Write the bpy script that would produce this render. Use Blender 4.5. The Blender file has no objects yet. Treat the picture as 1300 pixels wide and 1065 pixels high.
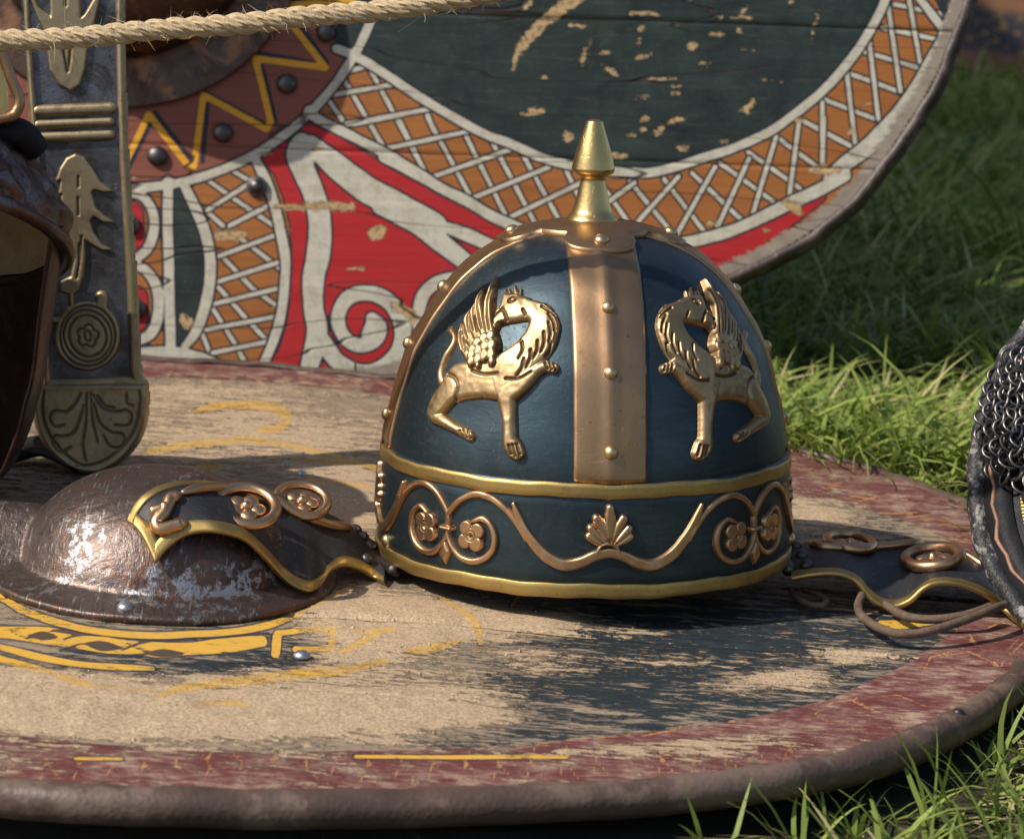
import bpy, math, random
import numpy as np
from mathutils import Matrix, Vector
R = math.radians
rng = np.random.default_rng(7); random.seed(7)
SC = bpy.context.scene; COL = SC.collection

# ------------------------------------------------------------------ camera, sky, sun, exposure
F_PX, PITCH, ROLL, CAM_H, CAM_D = 3300.0, .177, .0231, .333, 1.3809
_fw = np.array([0, math.cos(PITCH), -math.sin(PITCH)]); _r0 = np.array([1., 0, 0]); _u0 = np.cross(_r0, _fw)
_rt = _r0*math.cos(ROLL)+_u0*math.sin(ROLL); _up = _u0*math.cos(ROLL)-_r0*math.sin(ROLL)
CAMP = np.array([0, -CAM_D, CAM_H])
cd = bpy.data.cameras.new('camera'); cam = bpy.data.objects.new('camera', cd); COL.objects.link(cam)
m = Matrix.Identity(4)
for i in range(3):
    m[i][0] = _rt[i]; m[i][1] = _up[i]; m[i][2] = -_fw[i]; m[i][3] = CAMP[i]
cam.matrix_world = m
cd.sensor_width = 36; cd.lens = F_PX/1300*36; cd.clip_start = .05; cd.clip_end = 500
cd.dof.use_dof = True; cd.dof.focus_distance = 1.33; cd.dof.aperture_fstop = 18
SC.camera = cam
SUN_AZ, SUN_EL = R(64), R(46)         # azimuth measured from the direction towards the camera, round to the left
SUN = np.array([-math.sin(SUN_AZ)*math.cos(SUN_EL), -math.cos(SUN_AZ)*math.cos(SUN_EL), math.sin(SUN_EL)])
W = bpy.data.worlds.new('World'); SC.world = W; W.use_nodes = True
wn = W.node_tree; bg = wn.nodes['Background']; sky = wn.nodes.new('ShaderNodeTexSky'); sky.sky_type = 'NISHITA'
sky.sun_disc = False; sky.sun_elevation = SUN_EL; sky.sun_rotation = math.atan2(SUN[0], SUN[1]); sky.air_density = 1.0; sky.dust_density = 1.5
wn.links.new(sky.outputs[0], bg.inputs[0]); bg.inputs[1].default_value = .105
sl = bpy.data.lights.new('sun', 'SUN'); sl.energy = 4.2; sl.angle = R(.6); sl.color = (1, .94, .84)
so = bpy.data.objects.new('sun', sl); COL.objects.link(so)
so.rotation_euler = Vector(tuple(SUN)).to_track_quat('Z', 'Y').to_euler(); so.location = (-2, -1, 3)
SC.view_settings.view_transform = 'Standard'; SC.view_settings.look = 'None'
SC.view_settings.exposure = .18; SC.view_settings.gamma = 1; SC.view_settings.use_curve_mapping = False

# ------------------------------------------------------------------ surveying helpers (pixel of the photograph -> place)
def ray(px, py): return _fw+((px-650)/F_PX)*_rt-((py-532.5)/F_PX)*_up
def at_depth(px, py, Y): d = ray(px, py); return CAMP+d*(Y/d[1]+CAM_D/d[1])
class Plane:
    """a flat place: origin, in-plane axes ex, ey and the normal ez"""
    def __init__(s, o, ex, ey):
        s.o = np.array(o, float); s.ex = np.array(ex, float); s.ex /= np.linalg.norm(s.ex)
        ez = np.cross(s.ex, ey); s.ez = ez/np.linalg.norm(ez); s.ey = np.cross(s.ez, s.ex)
    def uv(s, px, py):
        d = ray(px, py); t = np.dot(s.o-CAMP, s.ez)/np.dot(d, s.ez); P = CAMP+d*t-s.o
        return np.array([P@s.ex, P@s.ey])
    def uvs(s, pts): return np.array([s.uv(*p) for p in pts])
    def px(s, UV):
        P = s.o+UV[:, :1]*s.ex+UV[:, 1:2]*s.ey-CAMP; z = P@_fw
        return np.stack([650+F_PX*(P@_rt)/z, 532.5-F_PX*(P@_up)/z], 1)
    def mat(s):
        M = Matrix.Identity(4)
        for i in range(3): M[i][0] = s.ex[i]; M[i][1] = s.ey[i]; M[i][2] = s.ez[i]; M[i][3] = s.o[i]
        return M
def cp(x0, y0, k, pts): return [(x0+p[0]/k, y0+p[1]/k)+tuple(q/k for q in p[2:]) for p in pts]
def smooth(pts, n=5, closed=False):
    P = np.array(pts, float); N = len(P); out = []
    for i in range(N if closed else N-1):
        a, b, c, d = (P[(i-1) % N] if closed or i > 0 else P[0], P[i], P[(i+1) % N], P[(i+2) % N] if closed or i+2 < N else P[-1])
        for k in range(n):
            t = k/n; out.append(.5*((2*b)+(c-a)*t+(2*a-5*b+4*c-d)*t*t+(3*b-a-3*c+d)*t**3))
    if not closed: out.append(P[-1])
    return np.array(out)
def sd_seg(P, A, B, ra, rb):
    pa = P-A; ba = B-A; L = max(ba@ba, 1e-12); h = np.clip(pa@ba/L, 0, 1)
    return np.linalg.norm(pa-h[:, None]*ba, axis=1)-(ra+(rb-ra)*h)
def sd_stroke(P, pts, hw=None, n=4):
    """distance to a brush stroke; every point is (x, y[, half width])"""
    Q = np.array([(p[0], p[1], p[2] if hw is None else hw) for p in pts], float)
    if n > 1 and len(Q) > 2: Q = smooth(Q, n)
    d = np.full(len(P), 1e3)
    for i in range(len(Q)-1): d = np.minimum(d, sd_seg(P, Q[i, :2], Q[i+1, :2], Q[i, 2], Q[i+1, 2]))
    return d
def sd_poly(P, poly, n=1):
    Q = np.array(poly, float)
    if n > 1: Q = smooth(Q, n, True)
    d = np.full(len(P), 1e3); ins = np.zeros(len(P), bool)
    for i in range(len(Q)):
        A, B = Q[i], Q[(i+1) % len(Q)]; d = np.minimum(d, sd_seg(P, A, B, 0, 0))
        c = (A[1] > P[:, 1]) != (B[1] > P[:, 1])
        if A[1] != B[1]: ins ^= c & (P[:, 0] < (B[0]-A[0])*(P[:, 1]-A[1])/(B[1]-A[1])+A[0])
    return np.where(ins, -d, d)
def sd_any(P, strokes, hw=None, n=4):
    d = np.full(len(P), 1e3)
    for s in strokes: d = np.minimum(d, sd_stroke(P, s, hw, n))
    return d
def vnoise(P, scale, seed=0):
    P = np.asarray(P)*scale+seed*17.3; i = np.floor(P).astype(int); f = P-i; f = f*f*(3-2*f)
    def h(a, b): n = np.sin(a*127.1+b*311.7+seed)*43758.5453; return n-np.floor(n)
    return (h(i[:, 0], i[:, 1])*(1-f[:, 0])+h(i[:, 0]+1, i[:, 1])*f[:, 0])*(1-f[:, 1])+(h(i[:, 0], i[:, 1]+1)*(1-f[:, 0])+h(i[:, 0]+1, i[:, 1]+1)*f[:, 0])*f[:, 1]

# ------------------------------------------------------------------ mesh helpers
def link(name, me, mat=None, parent=None):
    o = bpy.data.objects.new(name, me); COL.objects.link(o)
    if mat is not None and me is not None and not me.materials: me.materials.append(mat)
    if parent is not None: o.parent = parent
    return o
def mesh(name, V, F, smoothed=True, attrs=None):
    me = bpy.data.meshes.new(name); V = np.asarray(V, np.float32)
    if isinstance(F, np.ndarray):
        n = F.shape[1]; me.vertices.add(len(V)); me.vertices.foreach_set('co', V.ravel())
        me.loops.add(F.size); me.loops.foreach_set('vertex_index', F.astype(np.int32).ravel())
        me.polygons.add(len(F)); me.polygons.foreach_set('loop_start', np.arange(0, F.size, n, dtype=np.int32))
        me.polygons.foreach_set('loop_total', np.full(len(F), n, np.int32)); me.update(calc_edges=True)
    else: me.from_pydata(V.tolist(), [], [list(map(int, f)) for f in F]); me.update()
    me.polygons.foreach_set('use_smooth', np.full(len(me.polygons), smoothed))
    for k, a in (attrs or {}).items():
        at = me.attributes.new(k, 'FLOAT', 'POINT'); at.data.foreach_set('value', np.asarray(a, np.float32))
    return me
def grid_faces(nu, nv, wrap=False):
    a = np.arange(nu*nv).reshape(nv, nu)
    if wrap: a = np.concatenate([a, a[:, :1]], 1)
    return np.stack([a[:-1, :-1].ravel(), a[:-1, 1:].ravel(), a[1:, 1:].ravel(), a[1:, :-1].ravel()], 1)
def compact(V, F, attrs=None):
    used = np.unique(F); mp = np.full(len(V), -1); mp[used] = np.arange(len(used))
    return V[used], mp[F], {k: np.asarray(a)[used] for k, a in (attrs or {}).items()}
def join(parts):
    Vs, Fs, n = [], [], 0
    for V, F in parts: Vs.append(np.asarray(V, float)); Fs += [[i+n for i in f] for f in F]; n += len(V)
    return np.concatenate(Vs), Fs
def lathe(prof, seg=48, a0=0, a1=2*math.pi):
    full = abs(a1-a0-2*math.pi) < 1e-6; n = seg if full else seg+1
    an = a0+(a1-a0)*np.arange(n)/seg; P = np.array(prof)
    V = np.stack([np.outer(P[:, 0], np.cos(an)), np.outer(P[:, 0], np.sin(an)), np.repeat(P[:, 1:2], n, 1)], -1).reshape(-1, 3)
    return V, grid_faces(n, len(P), full)
def frame_path(P, closed=False):
    P = np.array(P, float); T = np.gradient(P, axis=0) if not closed else np.roll(P, -1, 0)-np.roll(P, 1, 0)
    T /= np.linalg.norm(T, axis=1)[:, None]+1e-12
    N = np.zeros_like(P); n = np.cross(T[0], [0.13, .21, 1]); n /= np.linalg.norm(n)
    for i in range(len(P)): n = n-T[i]*(n@T[i]); n /= np.linalg.norm(n)+1e-12; N[i] = n
    return P, T, N, np.cross(T, N)
def tube(P, r, seg=8, closed=False, caps=True):
    P, T, N, B = frame_path(P, closed); r = np.broadcast_to(r, len(P)); a = np.arange(seg)*2*math.pi/seg
    V = P[:, None]+r[:, None, None]*(np.cos(a)[None, :, None]*N[:, None]+np.sin(a)[None, :, None]*B[:, None])
    V = V.reshape(-1, 3); n = len(P); F = []
    for i in range(n if closed else n-1):
        for j in range(seg): F.append([i*seg+j, i*seg+(j+1) % seg, ((i+1) % n)*seg+(j+1) % seg, ((i+1) % n)*seg+j])
    if caps and not closed: F += [list(range(seg))[::-1], [(n-1)*seg+j for j in range(seg)]]
    return V, F
def stud(r, h, seg=20):                     # a domed rivet head, base at z = 0
    return lathe([(r*math.cos(a), h*math.sin(a)) for a in np.linspace(-.25, math.pi/2-.01, 8)], seg)
def orient(o, pos, nrm):
    q = Vector(tuple(nrm)).to_track_quat('Z', 'Y'); o.location = tuple(pos); o.rotation_mode = 'QUATERNION'; o.rotation_quaternion = q
def thing(name, label, cat, mat4=None, group=None):
    o = bpy.data.objects.new(name, None); COL.objects.link(o); o.empty_display_size = .02
    o['label'] = label; o['category'] = cat
    if group: o['group'] = group
    if mat4 is not None: o.matrix_world = mat4
    return o
def tag(o, label, cat, kind=None, group=None):
    if label: o['label'] = label
    if cat: o['category'] = cat
    if kind: o['kind'] = kind
    if group: o['group'] = group
    return o

# ------------------------------------------------------------------ materials
class NT:
    def __init__(s, name):
        s.m = bpy.data.materials.new(name); s.m.use_nodes = True; s.t = s.m.node_tree; s.b = s.t.nodes['Principled BSDF']; s.co = None
    def n(s, typ, **kw):
        o = s.t.nodes.new(typ)
        for k, v in kw.items(): setattr(o, k, v)
        return o
    def put(s, sock, v):
        if isinstance(v, bpy.types.NodeSocket): s.t.links.new(v, sock)
        elif isinstance(v, (tuple, list)) and len(v) == 3 and sock.type == 'RGBA': sock.default_value = (*v, 1)
        else: sock.default_value = v
    def obj(s):
        if s.co is None: s.co = s.n('ShaderNodeTexCoord').outputs['Object']
        return s.co
    def attr(s, k): return s.n('ShaderNodeAttribute', attribute_name=k).outputs['Fac']
    def vec(s, scale=(1, 1, 1), src=None):
        x = s.n('ShaderNodeVectorMath', operation='MULTIPLY'); s.put(x.inputs[0], src or s.obj()); x.inputs[1].default_value = scale; return x.outputs[0]
    def noise(s, scale, detail=3, rough=.55, vec=None, dist=0):
        x = s.n('ShaderNodeTexNoise'); s.put(x.inputs['Vector'], vec or s.obj()); x.inputs['Scale'].default_value = scale
        x.inputs['Detail'].default_value = detail; x.inputs['Roughness'].default_value = rough; x.inputs['Distortion'].default_value = dist; return x.outputs['Fac']
    def voro(s, scale, vec=None, out='Distance', feature='F1'):
        x = s.n('ShaderNodeTexVoronoi', feature=feature); s.put(x.inputs['Vector'], vec or s.obj()); x.inputs['Scale'].default_value = scale; return x.outputs[out]
    def math(s, op, a, b=0., c=0., clamp=False):
        x = s.n('ShaderNodeMath', operation=op, use_clamp=clamp); s.put(x.inputs[0], a); s.put(x.inputs[1], b); s.put(x.inputs[2], c); return x.outputs[0]
    def add(s, a, b): return s.math('ADD', a, b)
    def mul(s, a, b): return s.math('MULTIPLY', a, b)
    def sub(s, a, b): return s.math('SUBTRACT', a, b)
    def mad(s, a, k, c): return s.math('MULTIPLY_ADD', a, k, c)
    def below(s, d, edge=0., w=.35):         # 1 where d < edge
        x = s.n('ShaderNodeMapRange', interpolation_type='SMOOTHSTEP'); s.put(x.inputs[0], d)
        x.inputs[1].default_value = edge-w; x.inputs[2].default_value = edge+w; x.inputs[3].default_value = 1; x.inputs[4].default_value = 0; return x.outputs[0]
    def above(s, d, edge=0., w=.35): return s.sub(1., s.below(d, edge, w))
    def mix(s, f, a, b):
        x = s.n('ShaderNodeMix', data_type='RGBA'); s.put(x.inputs[0], f); s.put(x.inputs[6], a); s.put(x.inputs[7], b); return x.outputs[2]
    def mixf(s, f, a, b):
        x = s.n('ShaderNodeMix', data_type='FLOAT'); s.put(x.inputs[0], f); s.put(x.inputs[2], a); s.put(x.inputs[3], b); return x.outputs[0]
    def bump(s, h, dist, strength=1., nrm=None):
        x = s.n('ShaderNodeBump'); s.put(x.inputs['Height'], h); x.inputs['Distance'].default_value = dist; x.inputs['Strength'].default_value = strength
        if nrm: s.put(x.inputs['Normal'], nrm)
        return x.outputs[0]
    def done(s, col, rough=.6, metal=0., nrm=None, spec=None):
        s.put(s.b.inputs['Base Color'], col); s.put(s.b.inputs['Roughness'], rough); s.put(s.b.inputs['Metallic'], metal)
        if nrm: s.put(s.b.inputs['Normal'], nrm)
        if spec is not None: s.put(s.b.inputs['Specular IOR Level'], spec)
        return s.m

def metal_mat(name, base, dark, rough=(.28, .5), scale=60, patina=.5, bumpy=.00012, tarn=None, spots=0., scratch=True, metal=1.):
    """worn metal: cloudy patina, pits, hair scratches; grooves carry the attribute 'groove'"""
    t = NT(name)
    n1 = t.noise(scale, 6, .65, dist=.6); n2 = t.noise(scale*7, 4, .6); n3 = t.noise(scale*.22, 3)
    f = t.math('MULTIPLY_ADD', t.sub(t.add(t.mul(n1, .6), t.mul(n3, .5)), .38), 3.2*patina, .12, clamp=True)
    col = t.mix(f, base, dark)
    if tarn is not None: col = t.mix(t.above(t.noise(scale*.8, 5, .7, dist=1.), .57, .06), col, tarn)
    if spots: col = t.mix(t.mul(t.above(n2, .66, .03), spots), col, tuple(c*.35 for c in dark))
    g = t.attr('groove'); col = t.mix(t.mul(g, .9), col, tuple(c*.18 for c in dark))
    rg = t.mad(n1, (rough[1]-rough[0])*1.6, rough[0]-.2*(rough[1]-rough[0])); rg = t.add(rg, t.mul(g, .25))
    h = t.add(t.mul(n2, .5), t.mul(n1, .8))
    if scratch:
        s1 = t.noise(1, 2, .5, t.vec((900, 60, 200))); s2 = t.noise(1, 2, .5, t.vec((90, 800, 700)))
        sc = t.add(t.above(s1, .69, .02), t.above(s2, .70, .02)); sc = t.mul(sc, t.above(n3, .5, .08)); h = t.sub(h, t.mul(sc, .22)); rg = t.add(rg, t.mul(sc, .08))
    return t.done(col, rg, metal, t.bump(h, bumpy))
M = {}
M['blued'] = None
def blued():
    t = NT('blued_steel'); n1 = t.noise(28, 6, .6, dist=.8); n2 = t.noise(1, 5, .6, t.vec((60, 60, 420))); n3 = t.noise(420, 3)
    col = t.mix(t.math('MULTIPLY_ADD', n1, 2.4, -.75, clamp=True), (.058, .088, .105), (.034, .044, .052))
    col = t.mix(t.mul(t.above(t.add(t.mul(n2, .5), t.mul(t.noise(11, 5, .6), .5)), .57, .06), .45), col, (.085, .10, .115))
    col = t.mix(t.mul(t.above(t.noise(160, 5, .7), .64, .03), .5), col, (.11, .075, .055))
    rg = t.add(t.mad(n1, .24, .34), t.mul(t.above(n3, .62, .05), .12))
    sc = t.add(t.above(t.noise(1, 2, .5, t.vec((70, 1200, 900))), .7, .02), t.above(t.noise(1, 2, .5, t.vec((900, 300, 60))), .71, .02))
    col = t.mix(t.mul(t.mul(sc, t.above(t.noise(19, 3), .52, .06)), .3), col, (.2, .23, .26))
    return t.done(col, rg, .92, t.bump(t.add(t.add(t.mul(n1, 1.2), t.mul(n3, .12)), t.mul(n2, .25)), .00035))
M['blued'] = blued()
M['copper'] = metal_mat('copper_band', (.53, .335, .185), (.31, .185, .10), (.32, .48), 45, .75, tarn=(.43, .26, .135), spots=.4)
M['brass'] = metal_mat('old_brass', (.58, .42, .15), (.36, .24, .085), (.36, .55), 90, .7, tarn=(.45, .31, .14), spots=.5)
M['bronze'] = metal_mat('bronze_relief', (.60, .42, .225), (.36, .235, .12), (.34, .52), 70, .95, spots=.3, scratch=False)
M['tube'] = metal_mat('bronze_scroll', (.66, .42, .24), (.42, .24, .12), (.28, .42), 90, .5, spots=.35, scratch=False)
M['finial'] = metal_mat('brass_finial', (.76, .56, .25), (.5, .34, .12), (.24, .40), 80, .5, bumpy=.0002)
M['rivet'] = metal_mat('brass_rivet', (.72, .54, .29), (.45, .31, .15), (.28, .45), 200, .5, scratch=False)
M['dullbrass'] = metal_mat('tarnished_brass', (.50, .40, .24), (.32, .25, .15), (.42, .6), 60, .7, tarn=(.33, .24, .15), spots=.6, scratch=True)
M['dullsteel'] = metal_mat('dull_pewter', (.28, .295, .33), (.085, .075, .07), (.36, .58), 40, 1.0, bumpy=.0006, spots=.8, tarn=(.10, .085, .085))
M['iron'] = metal_mat('dark_iron', (.16, .15, .15), (.07, .055, .05), (.35, .55), 80, .8, bumpy=.0003, tarn=(.12, .07, .05))
M['ironboss'] = metal_mat('rusty_boss_iron', (.17, .13, .11), (.09, .05, .035), (.35, .6), 35, .9, bumpy=.0006, tarn=(.28, .14, .08), spots=.6)
M['bossbronze'] = metal_mat('leathery_bronze', (.20, .105, .08), (.08, .05, .045), (.28, .5), 40, .8, bumpy=.0009, tarn=(.16, .14, .14), spots=.6)
M['shell'] = metal_mat('lacquered_shell', (.075, .04, .032), (.03, .016, .014), (.22, .4), 30, .7, bumpy=.0009, tarn=(.11, .05, .035), metal=.7)
M['mail'] = metal_mat('mail_steel', (.25, .245, .245), (.10, .085, .075), (.30, .46), 300, .6, scratch=False)
M['zinc'] = metal_mat('zinc_rivet', (.62, .64, .68), (.36, .36, .38), (.3, .5), 300, .5, scratch=False)

def boss_mat():
    t = NT('worn_steel_boss'); n1 = t.noise(26, 7, .68, dist=.8); n2 = t.noise(170, 5, .7); n3 = t.noise(9, 3); n4 = t.noise(60, 6, .7, dist=1.5)
    col = t.mix(t.math('MULTIPLY_ADD', n1, 3.6, -1.35, clamp=True), (.175, .135, .118), (.075, .052, .045))
    rust = t.above(t.add(t.mul(n4, .7), t.mul(n3, .35)), .565, .03)
    col = t.mix(t.mul(rust, .45), col, (.20, .095, .06))
    bright = t.mul(t.above(t.add(t.mul(n2, .40), t.mul(t.noise(13, 6, .62, dist=.6), .60)), .56, .022), .85)  # pale patches imitating glossy reflections, put into the colour
    col = t.mix(bright, col, (.47, .47, .49))
    dk = t.above(n2, .63, .03); col = t.mix(t.mul(dk, .8), col, (.06, .045, .04))
    rg = t.add(t.mad(n1, .55, .10), t.mul(t.mad(n2, .5, 0.), .4)); rg = t.mixf(bright, rg, t.mad(n2, .35, .14))
    s1 = t.above(t.noise(1, 2, .5, t.vec((700, 60, 150))), .66, .03)
    col = t.mix(t.mul(s1, .5), col, (.5, .47, .44))
    return t.done(col, rg, .85, t.bump(t.add(t.mul(n2, .5), t.mul(n1, 1.2)), .0014))
M['boss'] = boss_mat()
def guard_mat():
    t = NT('black_guard_metal'); n1 = t.noise(40, 5, .6); n2 = t.noise(500, 3)
    sc = t.above(t.noise(1, 2, .5, t.vec((90, 900, 400))), .69, .02)
    col = t.mix(t.mul(sc, .5), t.mix(n1, (.028, .03, .036), (.055, .052, .055)), (.14, .14, .15))
    col = t.mix(t.mul(t.above(n2, .66, .03), .5), col, (.25, .2, .14))
    return t.done(col, t.mad(n1, .25, .38), .55, t.bump(t.add(n1, t.mul(n2, .15)), .0003))
M['guard'] = guard_mat()
def leather(name, a, b, rough=.6, wear=None, bump=.0008, scale=120, spec=.5):
    t = NT(name); n1 = t.noise(scale, 5, .65); n2 = t.noise(scale*.25, 4, .6, dist=1.); v = t.voro(scale*6)
    col = t.mix(t.math('MULTIPLY_ADD', n2, 2.6, -.8, clamp=True), a, b)
    if wear: col = t.mix(t.above(t.add(t.mul(n2, .5), t.mul(n1, .5)), .545, .03), col, wear)
    return t.done(col, t.mad(n1, .3, rough-.15), 0, t.bump(t.add(t.mul(n1, 1.), t.add(t.mul(v, .25), n2)), bump), spec)
M['rim'] = leather('brown_rawhide_rim', (.060, .036, .026), (.125, .080, .060), .46, (.155, .104, .078), bump=.0007, scale=60)
M['rim_dark'] = leather('dark_hide_rim', (.028, .018, .014), (.06, .038, .030), .5, (.10, .07, .055), bump=.0006, scale=50)
M['blackleather'] = leather('black_leather', (.010, .010, .012), (.022, .021, .023), .5, None, bump=.0004, scale=90, spec=.12)
M['blackworn'] = leather('worn_black_hide', (.018, .018, .02), (.05, .048, .05), .45, (.28, .255, .23), bump=.0012, scale=130, spec=.3)
M['lace'] = leather('brown_lace', (.09, .055, .035), (.17, .11, .07), .7, None, bump=.0008, scale=300)
M['liner'] = leather('tan_liner', (.20, .14, .07), (.30, .22, .12), .7, None)

def wood_core():
    t = NT('raw_wood'); g = t.noise(1, 5, .6, t.vec((8, 220, 220)))
    return t.done(t.mix(g, (.16, .10, .06), (.36, .25, .15)), .8, 0, t.bump(g, .0005))
M['wood'] = wood_core()

def painted_shield():
    t = NT('painted_boards'); A = t.attr
    wob = t.mad(t.noise(55, 3), 3.0, -1.5); wob2 = t.mad(t.noise(420, 3, .7), 1.6, -.8); w = t.add(wob, t.mul(wob2, .45)); wl = t.mad(t.noise(90, 2), 1.5, -.75)
    grain = t.noise(1, 5, .62, t.vec((9, 260, 260))); big = t.noise(9, 4); fine = t.noise(260, 4, .7)
    def tint(c, k=.25): return t.mix(t.mul(grain, .9), tuple(x*(1-k) for x in c), tuple(min(1, x*(1+k)) for x in c))
    white = t.mix(t.mul(t.above(t.noise(70, 6, .75), .53, .07), .5), tint((.52, .48, .385), .16), (.33, .28, .20)); black = (.014, .013, .022)
    col = t.mix(t.math('MULTIPLY_ADD', big, 2.5, -.8, clamp=True), tint((.37, .135, .028), .35), tint((.28, .092, .02), .35))
    for k in ('la', 'lb'):
        d = t.add(A(k), wl); col = t.mix(t.below(d, 2.5), col, black); col = t.mix(t.below(d, 0), col, white)
    col = t.mix(t.below(t.add(A('br'), w), 0), col, t.mix(t.mul(big, .8), tint((.20, .058, .036)), tint((.27, .085, .055))))
    red = t.mix(t.mul(t.above(t.noise(1, 4, .6, t.vec((14, 300, 300))), .58, .05), .4), tint((.40, .011, .013), .2), (.30, .02, .02))
    d = t.add(A('rd'), w); col = t.mix(t.below(d, 2.4), col, black); col = t.mix(t.below(d, 0), col, red)
    d = t.add(A('gr'), w); col = t.mix(t.below(d, 1.2), col, black)
    grn = t.mix(t.math('MULTIPLY_ADD', t.noise(24, 6, .7, dist=.7), 3., -1.0, clamp=True), (.006, .012, .013), (.020, .036, .030))
    grn = t.mix(t.mul(t.above(t.noise(1, 5, .75, t.vec((26, 240, 60))), .61, .05), .3), grn, (.10, .10, .07))
    col = t.mix(t.below(d, 0), col, grn)
    d = t.add(A('wh'), t.mul(w, .8)); col = t.mix(t.below(d, 2.9), col, black); col = t.mix(t.below(d, 0), col, white)
    d = t.add(A('zk'), wl); col = t.mix(t.below(d, 0), col, (.018, .02, .028))
    d = t.add(A('zy'), wl); col = t.mix(t.below(d, 0), col, tint((.72, .34, .018)))
    # paint knocked off: marks where the photograph has them, flecks along the grain, rubbed edge
    raw = t.mix(t.mul(t.above(t.noise(300, 4, .7), .55, .04), .6), t.mix(grain, (.34, .20, .09), (.62, .44, .22)), (.05, .045, .03)); cn = t.add(t.mad(t.noise(230, 5, .8), 16., -8.0), t.mad(t.noise(1, 4, .7, t.vec((60, 300, 300))), 12., -5.0))
    chip = t.below(t.add(A('ch'), cn), 0, .6)
    fl = t.mul(t.above(t.noise(1, 5, .7, t.vec((60, 330, 330))), .70, .015), t.above(t.noise(14, 3), .5, .06))
    chip = t.math('MAXIMUM', chip, fl); col = t.mix(chip, col, raw)
    col = t.mix(t.below(t.add(A('ed'), t.mul(cn, 1.6)), 0, 2.5), col, t.mix(t.noise(60, 5, .7), (.13, .10, .08), (.42, .35, .27)))
    crack = t.math('ABSOLUTE', t.mad(t.noise(1, 2, .5, t.vec((2.2, 21, 21))), 1., -.5)); cr = t.below(crack, .0022, .0016); col = t.mix(t.mul(cr, .8), col, (.03, .02, .015))
    col = t.mix(t.mul(t.above(fine, .62, .05), .22), col, (.10, .08, .06))
    h = t.sub(t.sub(t.mul(grain, .5), t.mul(chip, 1.2)), t.mul(cr, 2.))
    return t.done(col, t.mad(grain, .25, .5), 0, t.bump(h, .0006), spec=.35)
M['painted'] = painted_shield()

def weathered():
    t = NT('weathered_boards'); A = t.attr
    gr = t.noise(1, 6, .72, t.vec((22, 110, 110)), .4); gf = t.noise(1, 5, .75, t.vec((85, 330, 330)), .3); big = t.noise(7, 5, .6); md = t.noise(38, 6, .7); fine = t.noise(520, 4, .85); spk = t.noise(230, 5, .8)
    wood = t.mix(t.mad(gf, 1.6, -.3), (.16, .115, .08), (.46, .35, .24))
    paint = t.mix(t.math('MULTIPLY_ADD', gf, 2.6, -.8, clamp=True), (.004, .008, .011), (.030, .042, .048))
    f = t.add(t.add(t.mul(gr, .5), t.mul(gf, .5)), t.mul(A('pa'), .13)); f = t.add(f, t.mad(big, .2, -.1))
    col = t.mix(t.above(f, .515, .025), wood, paint)
    col = t.mix(t.mul(t.above(t.add(t.mul(md, .5), t.mul(gr, .5)), .59, .03), .45), col, (.17, .19, .12))
    w = t.mad(md, 6., -3.); wear = t.add(t.mul(gf, .5), t.mul(md, .5))
    redc = t.mix(gf, (.075, .018, .018), (.19, .058, .052)); redc = t.mix(t.mul(t.above(wear, .495, .05), .75), redc, (.27, .15, .12)); redc = t.mix(t.above(wear, .555, .03), redc, (.38, .27, .19))
    rd = t.below(t.add(A('rd'), t.mul(w, .7)), 0, .8); col = t.mix(rd, col, redc)
    col = t.mix(t.mul(t.below(t.add(A('ln'), t.mul(w, .3)), 0, .5), t.mul(t.above(t.noise(45, 4, .7), .44, .08), .75)), col, (.52, .26, .09))
    ye = t.below(t.add(A('ye'), t.mul(w, .35)), 0, .6); ys = t.below(t.add(t.sub(A('ye'), 2.2), t.mul(w, .35)), 0, .6)
    col = t.mix(t.mul(t.sub(ys, ye), .75), col, (.03, .028, .035))
    yc = t.mix(t.above(t.add(t.mul(spk, .45), t.mul(gf, .55)), .57, .03), t.mix(md, (.70, .38, .035), (.62, .36, .07)), (.42, .30, .15))
    col = t.mix(t.mul(ye, t.mixf(t.above(wear, .58, .04), 1., .2)), col, yc)
    col = t.mix(t.mul(t.below(t.add(A('dk'), t.mul(w, .2)), 0, .5), .92), col, t.mix(gf, (.012, .010, .016), (.06, .055, .065))); ye = t.sub(ye, t.mul(t.below(A('dk'), .5, .6), .0))
    yb = t.below(t.add(A('yb'), t.mul(w, .25)), 0, .6); col = t.mix(t.mul(t.below(t.add(t.sub(A('yb'), 2.2), t.mul(w, .25)), 0, .6), .85), col, (.03, .028, .035)); col = t.mix(t.mul(yb, t.mixf(t.above(wear, .60, .04), 1., .2)), col, yc); ye = t.math('MAXIMUM', ye, yb)
    sn = t.add(t.add(t.mul(t.sub(md, .5), 1.2), t.mul(t.sub(gr, .5), 2.6)), t.add(t.mul(t.sub(gf, .5), 2.4), t.mul(t.sub(spk, .5), 1.2)))
    sm = t.above(t.add(A('sa'), sn), .0, .11)
    sand = t.mix(t.math('MULTIPLY_ADD', fine, 3.0, -1.0, clamp=True), (.31, .205, .12), (.84, .62, .40)); sand = t.mix(t.mul(t.above(md, .5, .12), .35), sand, (.42, .30, .19)); sand = t.mix(t.mul(t.above(spk, .60, .04), .5), sand, (.26, .18, .115)); sand = t.mix(t.mul(t.above(spk, .36, .04), .0), sand, sand)
    keep = t.mixf(ye, .93, .38); keep = t.mul(keep, t.mixf(rd, 1., .85)); col = t.mix(t.mul(sm, keep), col, sand)
    h = t.add(t.add(t.mul(gr, .7), t.mul(gf, .35)), t.mul(sm, t.add(t.mul(fine, .7), t.add(.3, t.mul(spk, .6)))))
    return t.done(col, t.mixf(sm, t.mad(gr, .3, .5), .95), 0, t.bump(h, .0014), spec=.3)
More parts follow.
